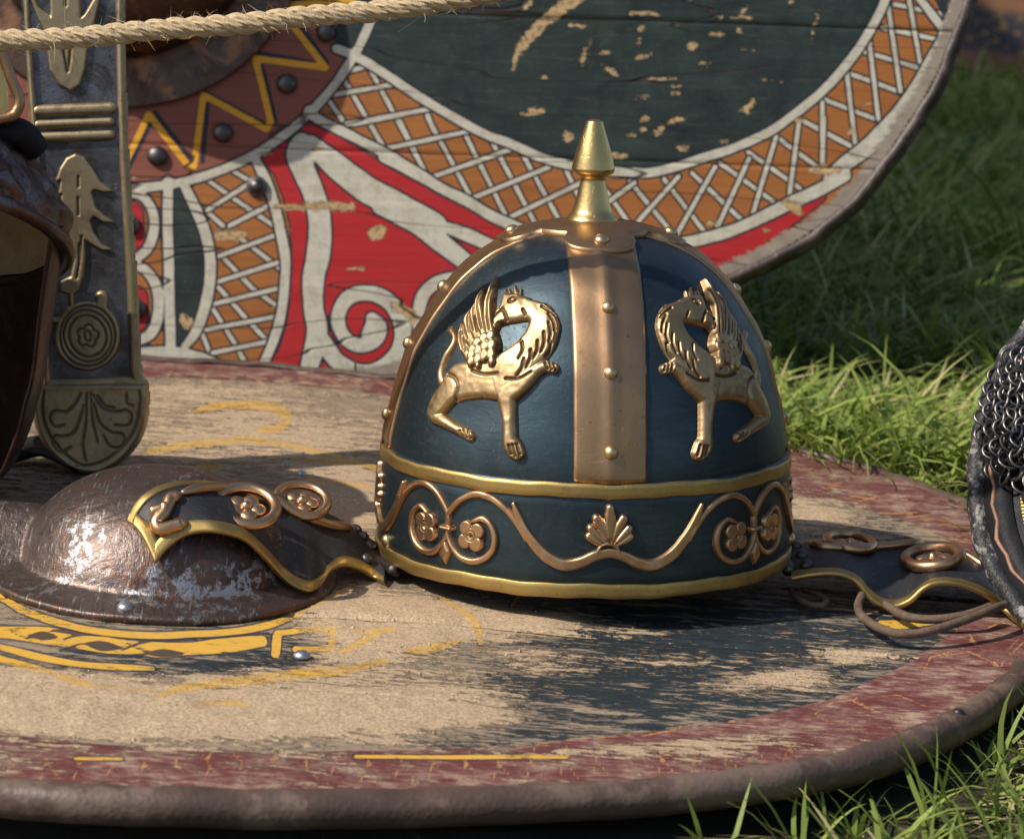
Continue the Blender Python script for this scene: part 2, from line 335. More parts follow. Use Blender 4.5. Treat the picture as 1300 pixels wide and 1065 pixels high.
M['weathered'] = weathered()
def soil():
    t = NT('dark_soil'); n1 = t.noise(60, 7, .7); n2 = t.noise(8, 4); n3 = t.noise(600, 4, .7)
    col = t.mix(n1, (.018, .014, .009), (.075, .055, .036)); col = t.mix(t.above(n2, .56, .1), col, t.mix(n1, (.02, .028, .009), (.06, .06, .025)))
    return t.done(col, .95, 0, t.bump(t.add(n1, t.mul(n3, .3)), .01))
M['soil'] = soil()
def foliage(name, a, b, dry, trans=.5):
    t = NT(name); k = t.attr('tint'); al = t.attr('along')
    col = t.mix(t.math('MULTIPLY', k, 1.25, clamp=True), a, b); col = t.mix(t.above(k, .87, .02), col, dry)
    col = t.mix(t.mul(al, .25), col, tuple(min(1, x*1.5) for x in b)); t.done(col, .5, 0, spec=.25)
    tr = t.n('ShaderNodeBsdfTranslucent'); t.put(tr.inputs[0], t.mix(.5, col, (.12, .22, .02))); ms = t.n('ShaderNodeMixShader'); ms.inputs[0].default_value = trans*.6
    out = t.t.nodes['Material Output']; t.t.links.new(t.b.outputs[0], ms.inputs[1]); t.t.links.new(tr.outputs[0], ms.inputs[2]); t.t.links.new(ms.outputs[0], out.inputs[0]); return t.m
M['grass'] = foliage('grass_blades', (.060, .108, .020), (.32, .38, .085), (.58, .49, .25))
M['weed'] = foliage('weed_leaves', (.06, .13, .03), (.17, .27, .08), (.4, .42, .28))
def rope_mat():
    t = NT('hemp_rope'); n = t.noise(400, 4, .7); v = t.attr('fib')
    col = t.mix(n, (.30, .195, .095), (.62, .46, .27)); col = t.mix(t.mul(v, .5), col, (.70, .56, .36))
    return t.done(col, .85, 0, t.bump(t.add(n, t.mul(v, 1.6)), .0006))
M['rope'] = rope_mat()
def far_board():
    t = NT('dark_painted_board'); A = t.attr('band'); n = t.noise(18, 5, .6); g = t.noise(1, 4, .6, t.vec((9, 90, 90)))
    col = t.mix(g, (.16, .07, .035), (.30, .13, .06)); col = t.mix(t.below(A, 0, .4), col, t.mix(n, (.012, .012, .02), (.05, .045, .05)))
    col = t.mix(t.mul(t.below(A, 0, .4), t.above(t.noise(26, 3, .5, t.vec((1, 2.2, 1)), 2.), .60, .03)), col, (.42, .24, .05))
    return t.done(col, .6, 0, t.bump(g, .001))
M['farboard'] = far_board()
M['yellow'] = (lambda t: t.done(t.mix(t.noise(200, 3), (.6, .42, .03), (.75, .55, .06)), .5))(NT('yellow_paint'))
M['coppertape'] = leather('copper_coloured_edge', (.20, .09, .05), (.34, .17, .10), .5, None)
M['sandgrain'] = (lambda t: t.done(t.mix(t.noise(90, 4), (.34, .24, .15), (.62, .47, .31)), .9))(NT('sand_grain'))

# ------------------------------------------------------------------ the ground
SOILZ = -.034
def soilz(x, y):
    P = np.stack([np.asarray(x, float), np.asarray(y, float)], 1)
    return SOILZ+.045*np.clip(P[:, 1], 0, 1.2)+.022*(vnoise(P, 4.3, 1)-.5)+.012*(vnoise(P, 13, 2)-.5)
def make_ground():
    xs = np.concatenate([np.linspace(-30, -1.6, 15), np.linspace(-1.5, 2.5, 161), np.linspace(2.7, 30, 15)])
    ys = np.concatenate([np.linspace(-12, -1.5, 12), np.linspace(-1.4, 3, 177), np.linspace(3.2, 60, 30)])
    X, Y = np.meshgrid(xs, ys); P = np.stack([X.ravel(), Y.ravel()], 1)
    z = soilz(P[:, 0], P[:, 1])+.006*(vnoise(P, 40, 3)-.5)
    o = link('ground', mesh('ground', np.c_[P, z], grid_faces(len(xs), len(ys))), M['soil']); tag(o, None, None, 'structure')
make_ground()

# ------------------------------------------------------------------ the shield that lies on the grass
GP = Plane((-.135, .081, .0140), (1, 0, -.048), (0, 1, .03))
def outline_ground():
    px = [(110, 449), (200, 455), (350, 464), (500, 479), (750, 517), (1000, 568), (1100, 590), (1235, 642), (1305, 690), (1332, 760), (1300, 855), (1200, 922), (1130, 950), (1050, 970), (900, 992), (700, 1006), (500, 1012), (300, 1013), (120, 1008), (0, 998)]
    uv = GP.uvs(px); th = np.arctan2(uv[:, 1], uv[:, 0]); r = np.hypot(uv[:, 0], uv[:, 1])
    for a in (R(126), R(145), R(165), R(-175), R(-155), R(-137)): th = np.append(th, a); r = np.append(r, .455)
    k = np.argsort(th); th, r = th[k], r[k]
    T = np.linspace(-math.pi, math.pi, 361)[:-1]; rr = np.interp(T, np.r_[th-2*math.pi, th, th+2*math.pi], np.r_[r, r, r])
    for _ in range(6): rr = (np.roll(rr, 1)+2*rr+np.roll(rr, -1))/4
    return T, rr
GT, GR = outline_ground()
def g_rad(P): return np.interp(np.arctan2(P[:, 1], P[:, 0]), np.r_[GT, math.pi], np.r_[GR, GR[0]])
S3 = 3.2275
BOSS_C = np.array([-.1806, -.0665]); BOSS_R = .0915
def ground_paint(UV):
    P = GP.px(UV); a = {}
    inner = [(0, 934), (120, 946), (350, 957), (650, 950), (900, 922), (1050, 888), (1150, 842), (1215, 800), (1262, 750), (1240, 706), (1150, 662), (1095, 648), (1000, 626), (850, 588), (700, 545), (500, 503), (350, 485), (200, 478), (-200, 480), (-900, 640), (-900, 800), (-300, 900)]
    a['rd'] = -sd_poly(P, inner)
    st = []
    r3 = lambda pts: cp(0, 750, 2, pts)
    sb = []
    ring = [(-60, 738, 4), (0, 759, 5), (25, 774, 5.5), (62, 788, 5.5), (108, 800, 5.5), (155, 806, 5.5), (200, 808, 5.5), (248, 806, 5.5), (294, 803, 5.5), (340, 795, 5), (366, 786, 5), (410, 768, 4), (450, 745, 3)]
    sb.append([(q[0], q[1]-2.5, q[2]) for q in ring])
    st.append([(-40, 800, 9), (0, 801, 9), (30, 803, 11), (60, 806, 13), (100, 812, 13), (140, 817, 14), (175, 820, 12), (207, 824, 12), (250, 821, 9), (290, 815, 9), (332, 812, 8)])
    dk = [[(36, 806, 1.5), (55, 806, 6), (73, 808, 1.5)], [(108, 816, 1.5), (130, 819, 6.5), (154, 821, 1.5)], [(184, 828, 1.5), (208, 828, 5.5), (234, 829, 1.5)], [(66, 799, 1.3), (92, 801.5, 3), (128, 806.5, 1.3)], [(140, 808, 1.3), (190, 811.5, 2.2), (240, 811, 1.3)], [(255, 811, .5), (300, 806, 1.8), (345, 801, .6)], [(80, 811, 1.5), (96, 806, 1.5), (112, 805, 1.5)], [(84, 819, 1.5), (98, 823, 1.5), (112, 826, 1.5)], [(75, 826, 1.3), (96, 818, 1.3), (106, 816, 1.3)], [(154, 824, 1.5), (172, 817, 1.5), (190, 813, 1.5)], [(160, 815, 1.5), (176, 822, 1.5), (188, 825, 1.5)], [(150, 832, 1.3), (172, 830, 1.5), (186, 829, 1.5)], [(280, 826, 1), (300, 829, 2), (322, 826, 1)], [(14, 800, 1.3), (26, 806, 1.3), (40, 812, 1.3)]]
    st.append(r3([(440, 158, 5), (520, 150, 12), (600, 140, 14), (670, 130, 10)]))
    st.append(r3([(0, 140, 9), (100, 165, 10), (200, 184, 9), (300, 191, 9), (390, 195, 5)]))
    st.append(r3([(700, 158, 14), (704, 112, 14)])); st.append(r3([(704, 104, 9), (770, 99, 7), (850, 100, 8)])); st.append(r3([(840, 105, 13), (845, 140, 12)])); st.append(r3([(750, 146, 9), (840, 148, 9)]))
    st.append(r3([(860, 158, 6), (905, 140, 11), (945, 118, 11), (985, 98, 6)])); st.append(r3([(900, 106, 6), (1000, 104, 7)]))
    st.append(r3([(-10, 168, 12), (60, 188, 13), (120, 208, 14), (180, 236, 14), (230, 252, 8)])); st.append(r3([(230, 255, 4), (390, 258, 4)]))
    st.append(r3([(395, 287, 4), (430, 268, 13), (500, 246, 17), (600, 232, 17), (700, 219, 18), (800, 206, 18), (880, 199, 14), (980, 180, 10)]))
    st.append(r3([(1030, 152, 4), (1080, 150, 12), (1160, 132, 6)])); st.append(r3([(500, 300, 5), (540, 292, 8), (600, 296, 9), (640, 306, 3)]))
    st += [[(190, 575, 5), (235, 568, 6), (300, 562, 5)], [(248, 523, 4), (279, 515, 6), (325, 515, 7), (355, 521, 8), (364, 533, 8), (352, 546, 7), (330, 549, 5)],
           [(250, 594, 4), (280, 595, 5)], [(370, 586, 3), (400, 589, 4), (450, 590, 3)], [(390, 611, 3), (470, 622, 3)], [(300, 560, 4), (350, 565, 5), (420, 580, 4), (480, 598, 5)], [(560, 760, 3), (600, 790, 6), (610, 815, 4)],
           [(450, 962, 2.6), (560, 962, 3), (720, 962, 3)], [(95, 964, 2.6), (155, 965, 2.6)], [(1118, 792, 5), (1150, 793, 7), (1185, 789, 4)], [(650, 770, 3), (665, 745, 4)]]
    a['ye'] = sd_any(P, [[(q[0], q[1], q[2]*.80) for q in L] for L in st]); a['dk'] = np.clip(sd_any(P, dk), -10, 30); a['yb'] = sd_any(P, [[(q[0], q[1], q[2]*.80) for q in L] for L in sb])
    ln = []
    def r4(pts): return cp(650, 750, 2, pts)
    for q in ([(770, 310), (800, 330), (850, 330), (875, 355)], [(770, 310), (815, 280), (870, 275), (880, 262)], [(870, 280), (930, 305), (995, 325)], [(900, 270), (980, 262), (1050, 290)], [(1040, 190), (1110, 195), (1170, 215)],
              [(1040, 215), (1060, 170), (1130, 150)], [(1160, 110), (1180, 135), (1160, 125)], [(1100, 165), (1160, 155), (1240, 190), (1300, 130)], [(1190, 155), (1235, 155)], [(1200, 100), (1260, 70), (1300, 60)], [(1230, 180), (1290, 120)],
              [(330, 372), (450, 345), (600, 320)], [(880, 262), (910, 330)], [(0, 405), (100, 385), (300, 368)]): ln.append([(x, y, 1.0) for x, y in r4(q)])
    for x0 in range(-240, 1000, 41):         # the crossed lines painted round the border
        ph = (x0*7) % 13; yb = 978-max(0, x0-650)*.05; ln.append([(x0+ph, yb+14, 1.1), (x0+16, yb-22-ph*.6, 1.1)]); ln.append([(x0+30, yb+14, 1.1), (x0+4, yb-20, 1.1)])
    for k in range(13):
        x0 = 1005+k*18; y0 = 575+k*7+(k*37 % 11); ln.append([(x0, y0+18, .7), (x0+26+(k*5) % 17, y0+26-(k*11) % 19, .7)]); ln.append([(x0+20, y0+34, .7), (x0+52, y0+30+(k*13) % 15, .7)])
    for k in range(9): x0 = 215+k*33; ln.append([(x0, 470+k*1.6, .8), (x0+22, 480+k*1.6, .8)])
    a['ln'] = np.clip(sd_any(P, ln, n=1), -5, 40)
    def blobs(L, base):
        v = np.full(len(P), float(base))
        for x, y, rx, ry, s in L: v += s*np.exp(-(((P[:, 0]-x)/rx)**2+((P[:, 1]-y)/ry)**2))
        return v
    a['sa'] = np.clip(blobs([(230, 905, 330, 34, 1.5), (30, 865, 120, 26, 1.2), (480, 905, 200, 26, .7), (330, 850, 120, 18, .5), (470, 800, 90, 44, 1.35), (560, 790, 90, 26, 1.0), (690, 790, 60, 14, .9), (420, 770, 40, 12, .5),
                             (700, 850, 90, 16, .5), (1010, 862, 55, 13, 1.1), (1095, 832, 60, 9, 1.0), (930, 870, 50, 12, .5), (900, 945, 130, 12, .8), (760, 955, 150, 8, .6), (660, 830, 60, 8, .5), (560, 860, 60, 12, .25),
                             (330, 560, 200, 45, .75), (440, 640, 60, 40, 1.15), (250, 500, 140, 18, .55), (1040, 655, 40, 22, .8), (840, 650, 300, 60, .3), (60, 770, 80, 12, .35), (820, 800, 60, 10, .5),
                             (780, 920, 160, 34, -.75), (700, 870, 160, 20, -.25), (900, 800, 240, 20, -.35), (1180, 880, 90, 50, -.4), (240, 842, 150, 11, -.75), (70, 848, 60, 14, -.4), (300, 815, 260, 13, -.25), (1150, 640, 160, 30, -.2), (950, 770, 200, 16, -.35), (150, 815, 190, 16, -1.0), (860, 840, 420, 60, -.05), (900, 900, 200, 25, -.12), (700, 800, 120, 16, .35), (620, 880, 120, 14, .3), (860, 835, 90, 10, .35), (700, 915, 140, 8, .3), (980, 800, 90, 10, .3)], -.32), -1.2, 1.2)
    a['pa'] = np.clip(blobs([(800, 860, 330, 60, .55), (950, 800, 260, 40, .5), (200, 850, 180, 22, .5), (330, 560, 200, 60, -.1), (420, 480, 140, 16, .2), (1100, 680, 120, 24, .15)], .0), -1, 1)
    return a
def make_ground_shield():
    t = thing('round_shield', 'weathered round wooden shield lying flat under the blue helmet, dusted with sand', 'shield', GP.mat())
    step = .0030; us = np.arange(-.48, .50, .0014)
    cuts = [-.52, -.325, -.205, -.09, .03, .15, .265, .38, .52]
    for a, b in zip(cuts[:-1], cuts[1:]):
        vs = np.linspace(a, b, max(4, int((b-a)/step))); vs = np.r_[a-.0004+.0011, vs[1:-1], b-.0007]
        U, V = np.meshgrid(us, vs); P = np.stack([U.ravel(), V.ravel()], 1); ok = np.hypot(P[:, 0], P[:, 1]) < g_rad(P)-.004
        F = grid_faces(len(us), len(vs)); F = F[ok[F].all(1)]
        if not len(F): continue
        at = ground_paint(P); sa_ = np.clip(at['sa']+.1, 0, 1); h = sa_*.0016+sa_*.0022*(vnoise(P*[1, 1], 55, 12)-.4)*(vnoise(P, 14, 4))+sa_*.0008*(vnoise(P, 150, 7)-.5)+.0005*(vnoise(P*[1, 3], 40, 5)-.5)
        e = np.minimum(P[:, 1]-vs[0], vs[-1]-P[:, 1]); h = h-.0016*np.exp(-(e/.0009)**2)
        h += .0009*math.sin(a*47)
        Vt, F, at = compact(np.c_[P, h], F, at); link('board', mesh('board', Vt, F, True, at), M['weathered'], t)
    def prof(dr, z): return np.stack([(GR+dr)*np.cos(GT), (GR+dr)*np.sin(GT), np.full(360, z)], 1)
    n = 360
    Vc = np.concatenate([prof(-.008, -.0035), prof(-.008, -.0135)]); Fc = [list(range(n)), list(range(2*n-1, n-1, -1))]+[[i, (i+1) % n+n*0, (i+1) % n+n, i+n] for i in range(n)]
    link('core', mesh('core', Vc, Fc, False), M['wood'], t)
    wv = .0012*np.sin(GT*23)+.0009*np.sin(GT*57+1)+.0010*np.sin(GT*131)*vnoise(np.stack([GT*9, GT*0], 1), 1., 2)+.0030*(vnoise(np.stack([GT*30, GT*0], 1), 1., 5)-.5)
    wv = wv*.6; pr = [(-.0085, .0003), (-.0080, .0014), (-.005, .0024), (-.001, .0022), (.0026, .0004), (.0046, -.0035), (.0042, -.0085), (.0015, -.0125), (-.006, -.014)]
    V = np.concatenate([prof(d+wv*.7+(.0008*np.sin(GT*83+k) if k < 3 else 0), z+wv*.55) for k, (d, z) in enumerate(pr)])
    link('rim', mesh('rim', V, grid_faces(n, len(pr), True)), M['rim'], t)
    sv, sf = stud(.0026, .0016); sm = mesh('rim_nail', sv, sf)
    for x, y in ((1216, 909), (1290, 742)):
        q = GP.uv(x, y); o = link('nail', sm, M['iron'], t); o.location = (q[0], q[1], .0022)
    # boss
    c = np.array([BOSS_C[0]-GP.o[0], BOSS_C[1]-GP.o[1]])
    pr = [(BOSS_R-.0006, -.0010), (BOSS_R, .0012), (BOSS_R-.0010, .0027), (.086, .0040), (.078, .0070), (.0735, .0088), (.0715, .0130), (.069, .0195), (.064, .0285), (.056, .0375), (.046, .0445), (.034, .0498), (.02, .0528), (.008, .0538), (.0004, .0540)]
    pr = smooth(pr, 4); V, F = lathe(pr, 128); V = V+.0007*(vnoise(V[:, :2], 60, 4)-.5)[:, None]*np.array([0, 0, 1])+.0018*(vnoise(V[:, :2], 22, 9)-.5)[:, None]*np.array([0, 0, 1])*(np.hypot(V[:, 0], V[:, 1]) < .07)[:, None]
    wing = .031*np.exp(-((V[:, 1]-.004)/.030)**2)*np.clip((-V[:, 0]-.045)/.02, 0, 1)**.5; V[:, 2] = np.where(np.hypot(V[:, 0], V[:, 1]) < BOSS_R-.004, np.maximum(V[:, 2], wing), V[:, 2])
    global BOSS_LOC, BOSS_PROF; BOSS_LOC, BOSS_PROF = c, pr
    b = link('boss', mesh('boss', V, F), M['boss'], t); b.location = (c[0], c[1], .0012)
    sv, sf = stud(.0042, .0028); sm = mesh('boss_rivet', sv, sf)
    for dg in (-94, 90, 30, 150):
        a = R(dg); o = link('rivet', sm, M['zinc'], b); o.location = (.0835*math.cos(a), .0835*math.sin(a), .0046)
    for x, y, s in ((383, 835, 1), (382, 603, .7), (437, 872, .0)):
        if s: q = GP.uv(x, y); o = link('rivet', sm, M['zinc'], t); o.location = (q[0], q[1], .001); o.scale = (s, s, s)
    # grit standing on the sand
    P = rng.uniform([-.30, -.44], [.42, .42], (70000, 2)); at = ground_paint(P); keep = (rng.random(len(P)) < np.clip((at['sa']+.12)*.42, 0, .55)) & (np.hypot(P[:, 0], P[:, 1]) < g_rad(P)-.02) & (np.hypot(P[:, 0]-c[0], P[:, 1]-c[1]) > BOSS_R)
    P = P[keep]; N = len(P); s = rng.gamma(2.2, .00017, N)+.00018; base = np.array([(1, 0, 0), (-.5, .87, 0), (-.5, -.87, 0), (0, 0, 1.)]); rot = rng.random(N)*6.28
    V = np.zeros((N, 4, 3)); cs, sn = np.cos(rot), np.sin(rot); 
    for k in range(4): V[:, k, 0] = P[:, 0]+s*(base[k, 0]*cs-base[k, 1]*sn); V[:, k, 1] = P[:, 1]+s*(base[k, 0]*sn+base[k, 1]*cs); V[:, k, 2] = .0008+s*base[k, 2]*rng.uniform(.5, 1.2, N)
    F = (np.arange(N)[:, None, None]*4+np.array([[0, 1, 3], [1, 2, 3], [2, 0, 3]])[None]).reshape(-1, 3)
    o = link('sand', mesh('sand', V.reshape(-1, 3), F, False), M['sandgrain']); o.matrix_world = GP.mat(); tag(o, None, None, 'stuff')
make_ground_shield()

# ------------------------------------------------------------------ the painted oval shield standing behind
LEAN = R(11)
BP = Plane(at_depth(165, -90, .66), (1, 0, -.012), (0, math.sin(LEAN), math.cos(LEAN)))
def back_outline():
    vis = [(1262, -110), (1252, -60), (1233, 2), (1212, 62), (1184, 122), (1142, 188), (1098, 248), (1050, 290), (1000, 322), (965, 341), (920, 361), (820, 400), (700, 440), (560, 474), (420, 496), (250, 510), (100, 510)]
    uv = BP.uvs(vis); pts = [tuple(p) for p in uv]+[(-p[0]*1.0-.06, p[1]) for p in uv[::-1]]
    low = np.array(pts); c = low[:, 1].max(); up = [(p[0], 2*c-p[1]+.0) for p in low[::-1]][1:-1]
    return smooth(pts+up, 6, True)
BO = back_outline()
def back_paint(UV):
    P = BP.px(UV); a = {}
    A = lambda p: cp(150, 0, S3, p); B = lambda p: cp(150, 180, S3, p); C5 = lambda p: cp(450, 150, S3, p); C7 = lambda p: cp(750, 150, S3, p); C6 = lambda p: cp(900, 0, S3, p); C8 = lambda p: cp(650, 0, S3, p)
    W = lambda p, w: [(x, y, w) for x, y in p]
    ctr = (160, -94)
    arc = lambda r, a0, a1, w: [(ctr[0]+r*math.cos(R(t)), ctr[1]+r*math.sin(R(t)), w) for t in np.linspace(a0, a1, 40)]
    a['br'] = np.hypot(P[:, 0]-ctr[0], P[:, 1]-ctr[1])-326
    inb = C8([(-700, -330), (-480, 20), (-300, 180), (-120, 445), (0, 590), (140, 650), (290, 700), (420, 712), (570, 705), (700, 680), (820, 650), (960, 600), (1075, 540), (1180, 470), (1300, 370), (1400, 250), (1480, 120), (1530, -40), (1560, -300)])
    inb = [(427, 62), (452, 72), (490, 95), (540, 128)]+C5([(400, 0), (520, 60), (640, 105), (760, 160), (870, 190), (1000, 212), (1130, 222), (1240, 220)])[1:]+C6([(0, 640), (100, 608), (240, 545), (350, 470), (470, 370), (560, 270), (620, 190), (675, 100), (715, 20), (735, -60), (745, -180)])
    white = [W(inb, 7), arc(333, -40, 120, 7)]
    white.append(A([(780, 452, 24), (820, 490, 24), (900, 530, 24), (1000, 580, 24), (1100, 632, 24), (1200, 692, 24), (1290, 750, 24)])+C5([(120, 160, 25), (240, 215, 26), (350, 285, 26), (460, 340, 26), (560, 400, 26), (660, 445, 26), (760, 485, 26), (950, 540, 26), (1150, 560, 26)])
                 +C7([(330, 522, 26), (450, 497, 28), (560, 467, 28), (680, 417, 28), (800, 357, 30), (900, 312, 30), (990, 265, 30), (1040, 235, 30)]))
    white.append(C6([(490, 725, 25), (560, 670, 35), (650, 605, 38), (710, 545, 38), (770, 480, 38), (830, 400, 36), (880, 320, 36), (930, 230, 36), (965, 160, 32), (990, 80, 26), (1010, 0, 20)]))
    white.append(C6([(850, -20, 20), (960, 120, 22)]))
    white.append(B([(560, 70, 22), (600, 150, 26), (640, 260, 25), (665, 370, 26), (685, 480, 24), (682, 580, 24), (672, 680, 24), (645, 790, 24), (590, 925, 24)]))
    white.append(B([(265, 170, 22), (310, 260, 26), (348, 350, 26), (372, 440, 27), (378, 530, 27), (368, 620, 27), (345, 710, 26), (312, 790, 24), (275, 835, 20)]))
    white.append(B([(205, 160, 24), (202, 300, 25), (205, 420, 25), (210, 640, 25), (215, 835, 25)]))
    white.append(B([(20, 212, 16), (100, 225, 22), (142, 290, 24), (145, 370, 24), (115, 445, 24), (50, 492, 22)])); white.append(B([(30, 500, 20), (110, 525, 24), (158, 600, 26), (163, 710, 26), (130, 790, 26), (50, 825, 22)]))
    white.append(B([(30, 862, 20), (130, 862, 26), (230, 862, 26), (330, 876, 20), (430, 903, 8)]))
    white.append(B([(752, 0, 40), (740, 50, 55), (765, 130, 50), (800, 210, 48), (825, 320, 50), (822, 450, 52), (800, 560, 48), (800, 680, 44), (815, 770, 46), (800, 860, 44), (775, 940, 38)]))
    white.append(B([(790, 10, 40), (900, 105, 55), (1010, 190, 58), (1120, 250, 58), (1290, 345, 60)])+C5([(120, 350, 55), (260, 430, 50), (340, 500, 44), (430, 570, 40), (500, 620, 35)]))
    white.append(C5([(330, 430, 20), (440, 470, 30), (540, 515, 30), (650, 560, 30)]))
    white.append(B([(1000, 780, 17), (1020, 790, 14), (1045, 775, 20), (1060, 745, 32), (1040, 725, 30), (1068, 755, 34), (1062, 800, 34), (1015, 832, 33), (955, 825, 32), (912, 775, 32), (902, 710, 33), (930, 650, 34), (985, 622, 35), (1055, 625, 36), (1120, 665, 37), (1160, 735, 38), (1165, 815, 38), (1130, 885, 38), (1065, 935, 38), (985, 945, 38), (905, 905, 38), (860, 850, 38), (825, 790, 32)])[4:])
    white.append(B([(1045, 745, 28), (1025, 765, 24), (1012, 788, 20)]))
    white.append(C5([(430, 652, 28), (350, 668, 30), (290, 712, 30), (264, 780, 30), (262, 860, 26), (300, 930, 24)]))
    a['wh'] = np.clip(sd_any(P, white)+1.6, -20, 40)
    red = np.minimum(sd_poly(P, B([(765, -91), (690, -20), (590, 70), (640, 130), (680, 230), (705, 330), (715, 450), (710, 560), (705, 650), (690, 760), (660, 850), (605, 940), (1500, 1100), (1500, 700), (1600, 350)])+C5([(700, 510), (680, 480), (520, 400), (400, 345), (250, 265), (130, 200), (0, 115)])),
                     sd_poly(P, C7([(330, 560), (450, 530), (560, 500), (680, 450), (800, 395), (900, 350), (960, 300), (960, 330), (880, 400), (700, 530), (520, 640), (200, 720)])))
    red = np.minimum(red, np.minimum(sd_stroke(P, B([(45, 300, 55), (55, 400, 50)]), n=1), sd_stroke(P, B([(60, 650, 60), (60, 720, 60)]), n=1)))
    a['rd'] = np.clip(red, -20, 40)
    gp = [(x, y) for x, y in inb]+[(1140, -400), (300, -400), (418, -60)]
    a['gr'] = np.clip(np.minimum(np.minimum(sd_poly(P, gp), sd_poly(P, B([(225, 180), (250, 185), (290, 260), (330, 380), (350, 500), (338, 620), (305, 740), (262, 835), (225, 835)]))), sd_poly(P, C6([(900, -60), (1090, -60), (1040, 30), (985, 115)]))), -20, 40)
    S = lambda f, L: [f(q) for q in L]
    la = S(A, [[(910, 300), (1090, 610)], [(1030, 280), (1190, 580), (1270, 730)], [(855, 400), (930, 510)], [(1240, 400), (1290, 530)]])+S(C5, [[(60, 15), (125, 130)], [(180, 0), (300, 245)], [(300, 0), (480, 330)], [(450, 60), (620, 400)], [(560, 90), (750, 450)], [(690, 150), (840, 420)], [(870, 220), (970, 430)]])
    la += S(C7, [[(50, 280), (170, 450)], [(160, 260), (350, 490)], [(300, 250), (465, 465)], [(415, 225), (615, 415)], [(530, 185), (760, 350)], [(645, 140), (860, 290)], [(750, 70), (935, 205)], [(850, 0), (1085, 125)]])
    la += S(C6, [[(365, 485), (600, 610)], [(450, 400), (700, 495)], [(555, 295), (790, 380)], [(610, 205), (860, 280)], [(710, 115), (925, 160)], [(760, 20), (960, 60)]])
    la += S(B, [[(370, 160), (440, 210), (645, 350)], [(470, 120), (545, 165)], [(350, 275), (430, 345)], [(500, 395), (670, 525)], [(430, 475), (550, 600), (660, 680)], [(405, 590), (520, 720), (605, 810)], [(385, 680), (480, 830), (525, 915)], [(345, 790), (375, 865)]])
    lb = S(A, [[(915, 300), (1030, 270)], [(850, 395), (1140, 345)], [(930, 510), (1290, 445)], [(1095, 610), (1290, 570)]])+S(C5, [[(0, 25), (200, -15)], [(130, 125), (490, 50)], [(310, 245), (650, 125)], [(480, 330), (800, 200)], [(630, 410), (930, 265)]])
    lb += S(C7, [[(70, 345), (180, 265)], [(170, 450), (360, 240)], [(345, 490), (510, 200)], [(515, 455), (650, 165)], [(665, 390), (760, 75)], [(815, 315), (855, 0)], [(950, 180), (955, 0)]])
    lb += S(C6, [[(465, 670), (465, 420)], [(600, 590), (565, 300)], [(695, 490), (655, 150)], [(785, 375), (735, 30)], [(865, 255), (820, 0)]])
    lb += S(B, [[(365, 280), (540, 170)], [(455, 345), (630, 255)], [(410, 470), (665, 375)], [(405, 575), (675, 488)], [(390, 665), (670, 597)], [(360, 770), (660, 713)], [(385, 865), (615, 818)]])
    a['la'] = np.clip(sd_any(P, la, 2.7, 1), -5, 30); a['lb'] = np.clip(sd_any(P, lb, 2.7, 1), -5, 30)
    zy = A([(-60, 480), (35, 650)]) and [A([(-70, 470), (30, 665), (125, 470), (290, 685), (310, 685), (350, 390), (608, 530), (625, 500), (562, 240), (850, 278), (718, 110), (650, 28), (960, 2)])]
    zk = [A([(42, 690), (132, 510)]), A([(150, 460), (292, 645)]), A([(345, 665), (368, 410)]), A([(352, 378), (605, 512)]), A([(645, 500), (588, 270)]), A([(545, 214), (835, 264)]), A([(858, 260), (745, 105)]), A([(660, 10), (960, -18)])]
    a['zy'] = np.clip(sd_any(P, zy, 4.0, 1), -5, 30); a['zk'] = np.clip(sd_any(P, zk, 3.0, 1), -5, 30)
    ch = []
    ch.append(C8([(0, 290, 8), (20, 220, 16), (60, 160, 26), (120, 100, 28), (180, 50, 30), (260, 0, 26), (320, -50, 20)]))
    e = lambda f, x, y, rx, ry, an=0: ch.append(f([(x-(rx-min(rx, ry))*math.cos(R(an)), y-(rx-min(rx, ry))*math.sin(R(an)), min(rx, ry)), (x+(rx-min(rx, ry))*math.cos(R(an)), y+(rx-min(rx, ry))*math.sin(R(an)), min(rx, ry))]))
    for q in ((265, 105, 40, 10, 8), (320, 170, 22, 9, 105), (292, 235, 45, 11, 105), (370, 215, 30, 7), (408, 292, 32, 10, 25), (530, 118, 18, 17), (516, 172, 14, 12), (540, 232, 35, 8, -15), (740, 187, 22, 26), (832, 140, 36, 10), (790, 262, 28, 7), (857, 75, 12, 12), (930, 130, 15, 14), (955, 72, 32, 10, 8), (950, 45, 26, 8, 120),
              (595, 325, 45, 7), (668, 350, 26, 7), (672, 382, 22, 9), (535, 398, 32, 7), (975, 432, 34, 13, -50), (955, 455, 24, 10, 30), (540, 490, 22, 12, -20), (536, 530, 16, 14), (485, 553, 22, 13, 15), (602, 535, 26, 15, -30), (640, 510, 30, 6, -35), (690, 490, 25, 9), (230, 560, 26, 26), (100, 455, 42, 16), (60, 465, 30, 8),
              (430, 638, 45, 14), (700, 612, 32, 12), (870, 580, 20, 10), (545, 58, 65, 10), (1140, 8, 12, 10), (945, 202, 10, 7), (985, 200, 10, 7), (660, 322, 20, 6), (1235, 130, 50, 4, 100), (1250, 60, 20, 6, 80), (130, 320, 16, 8), (180, 60, 30, 10), (1060, 330, 60, 3), (60, 20, 30, 14, 140)): e(C8, *q)
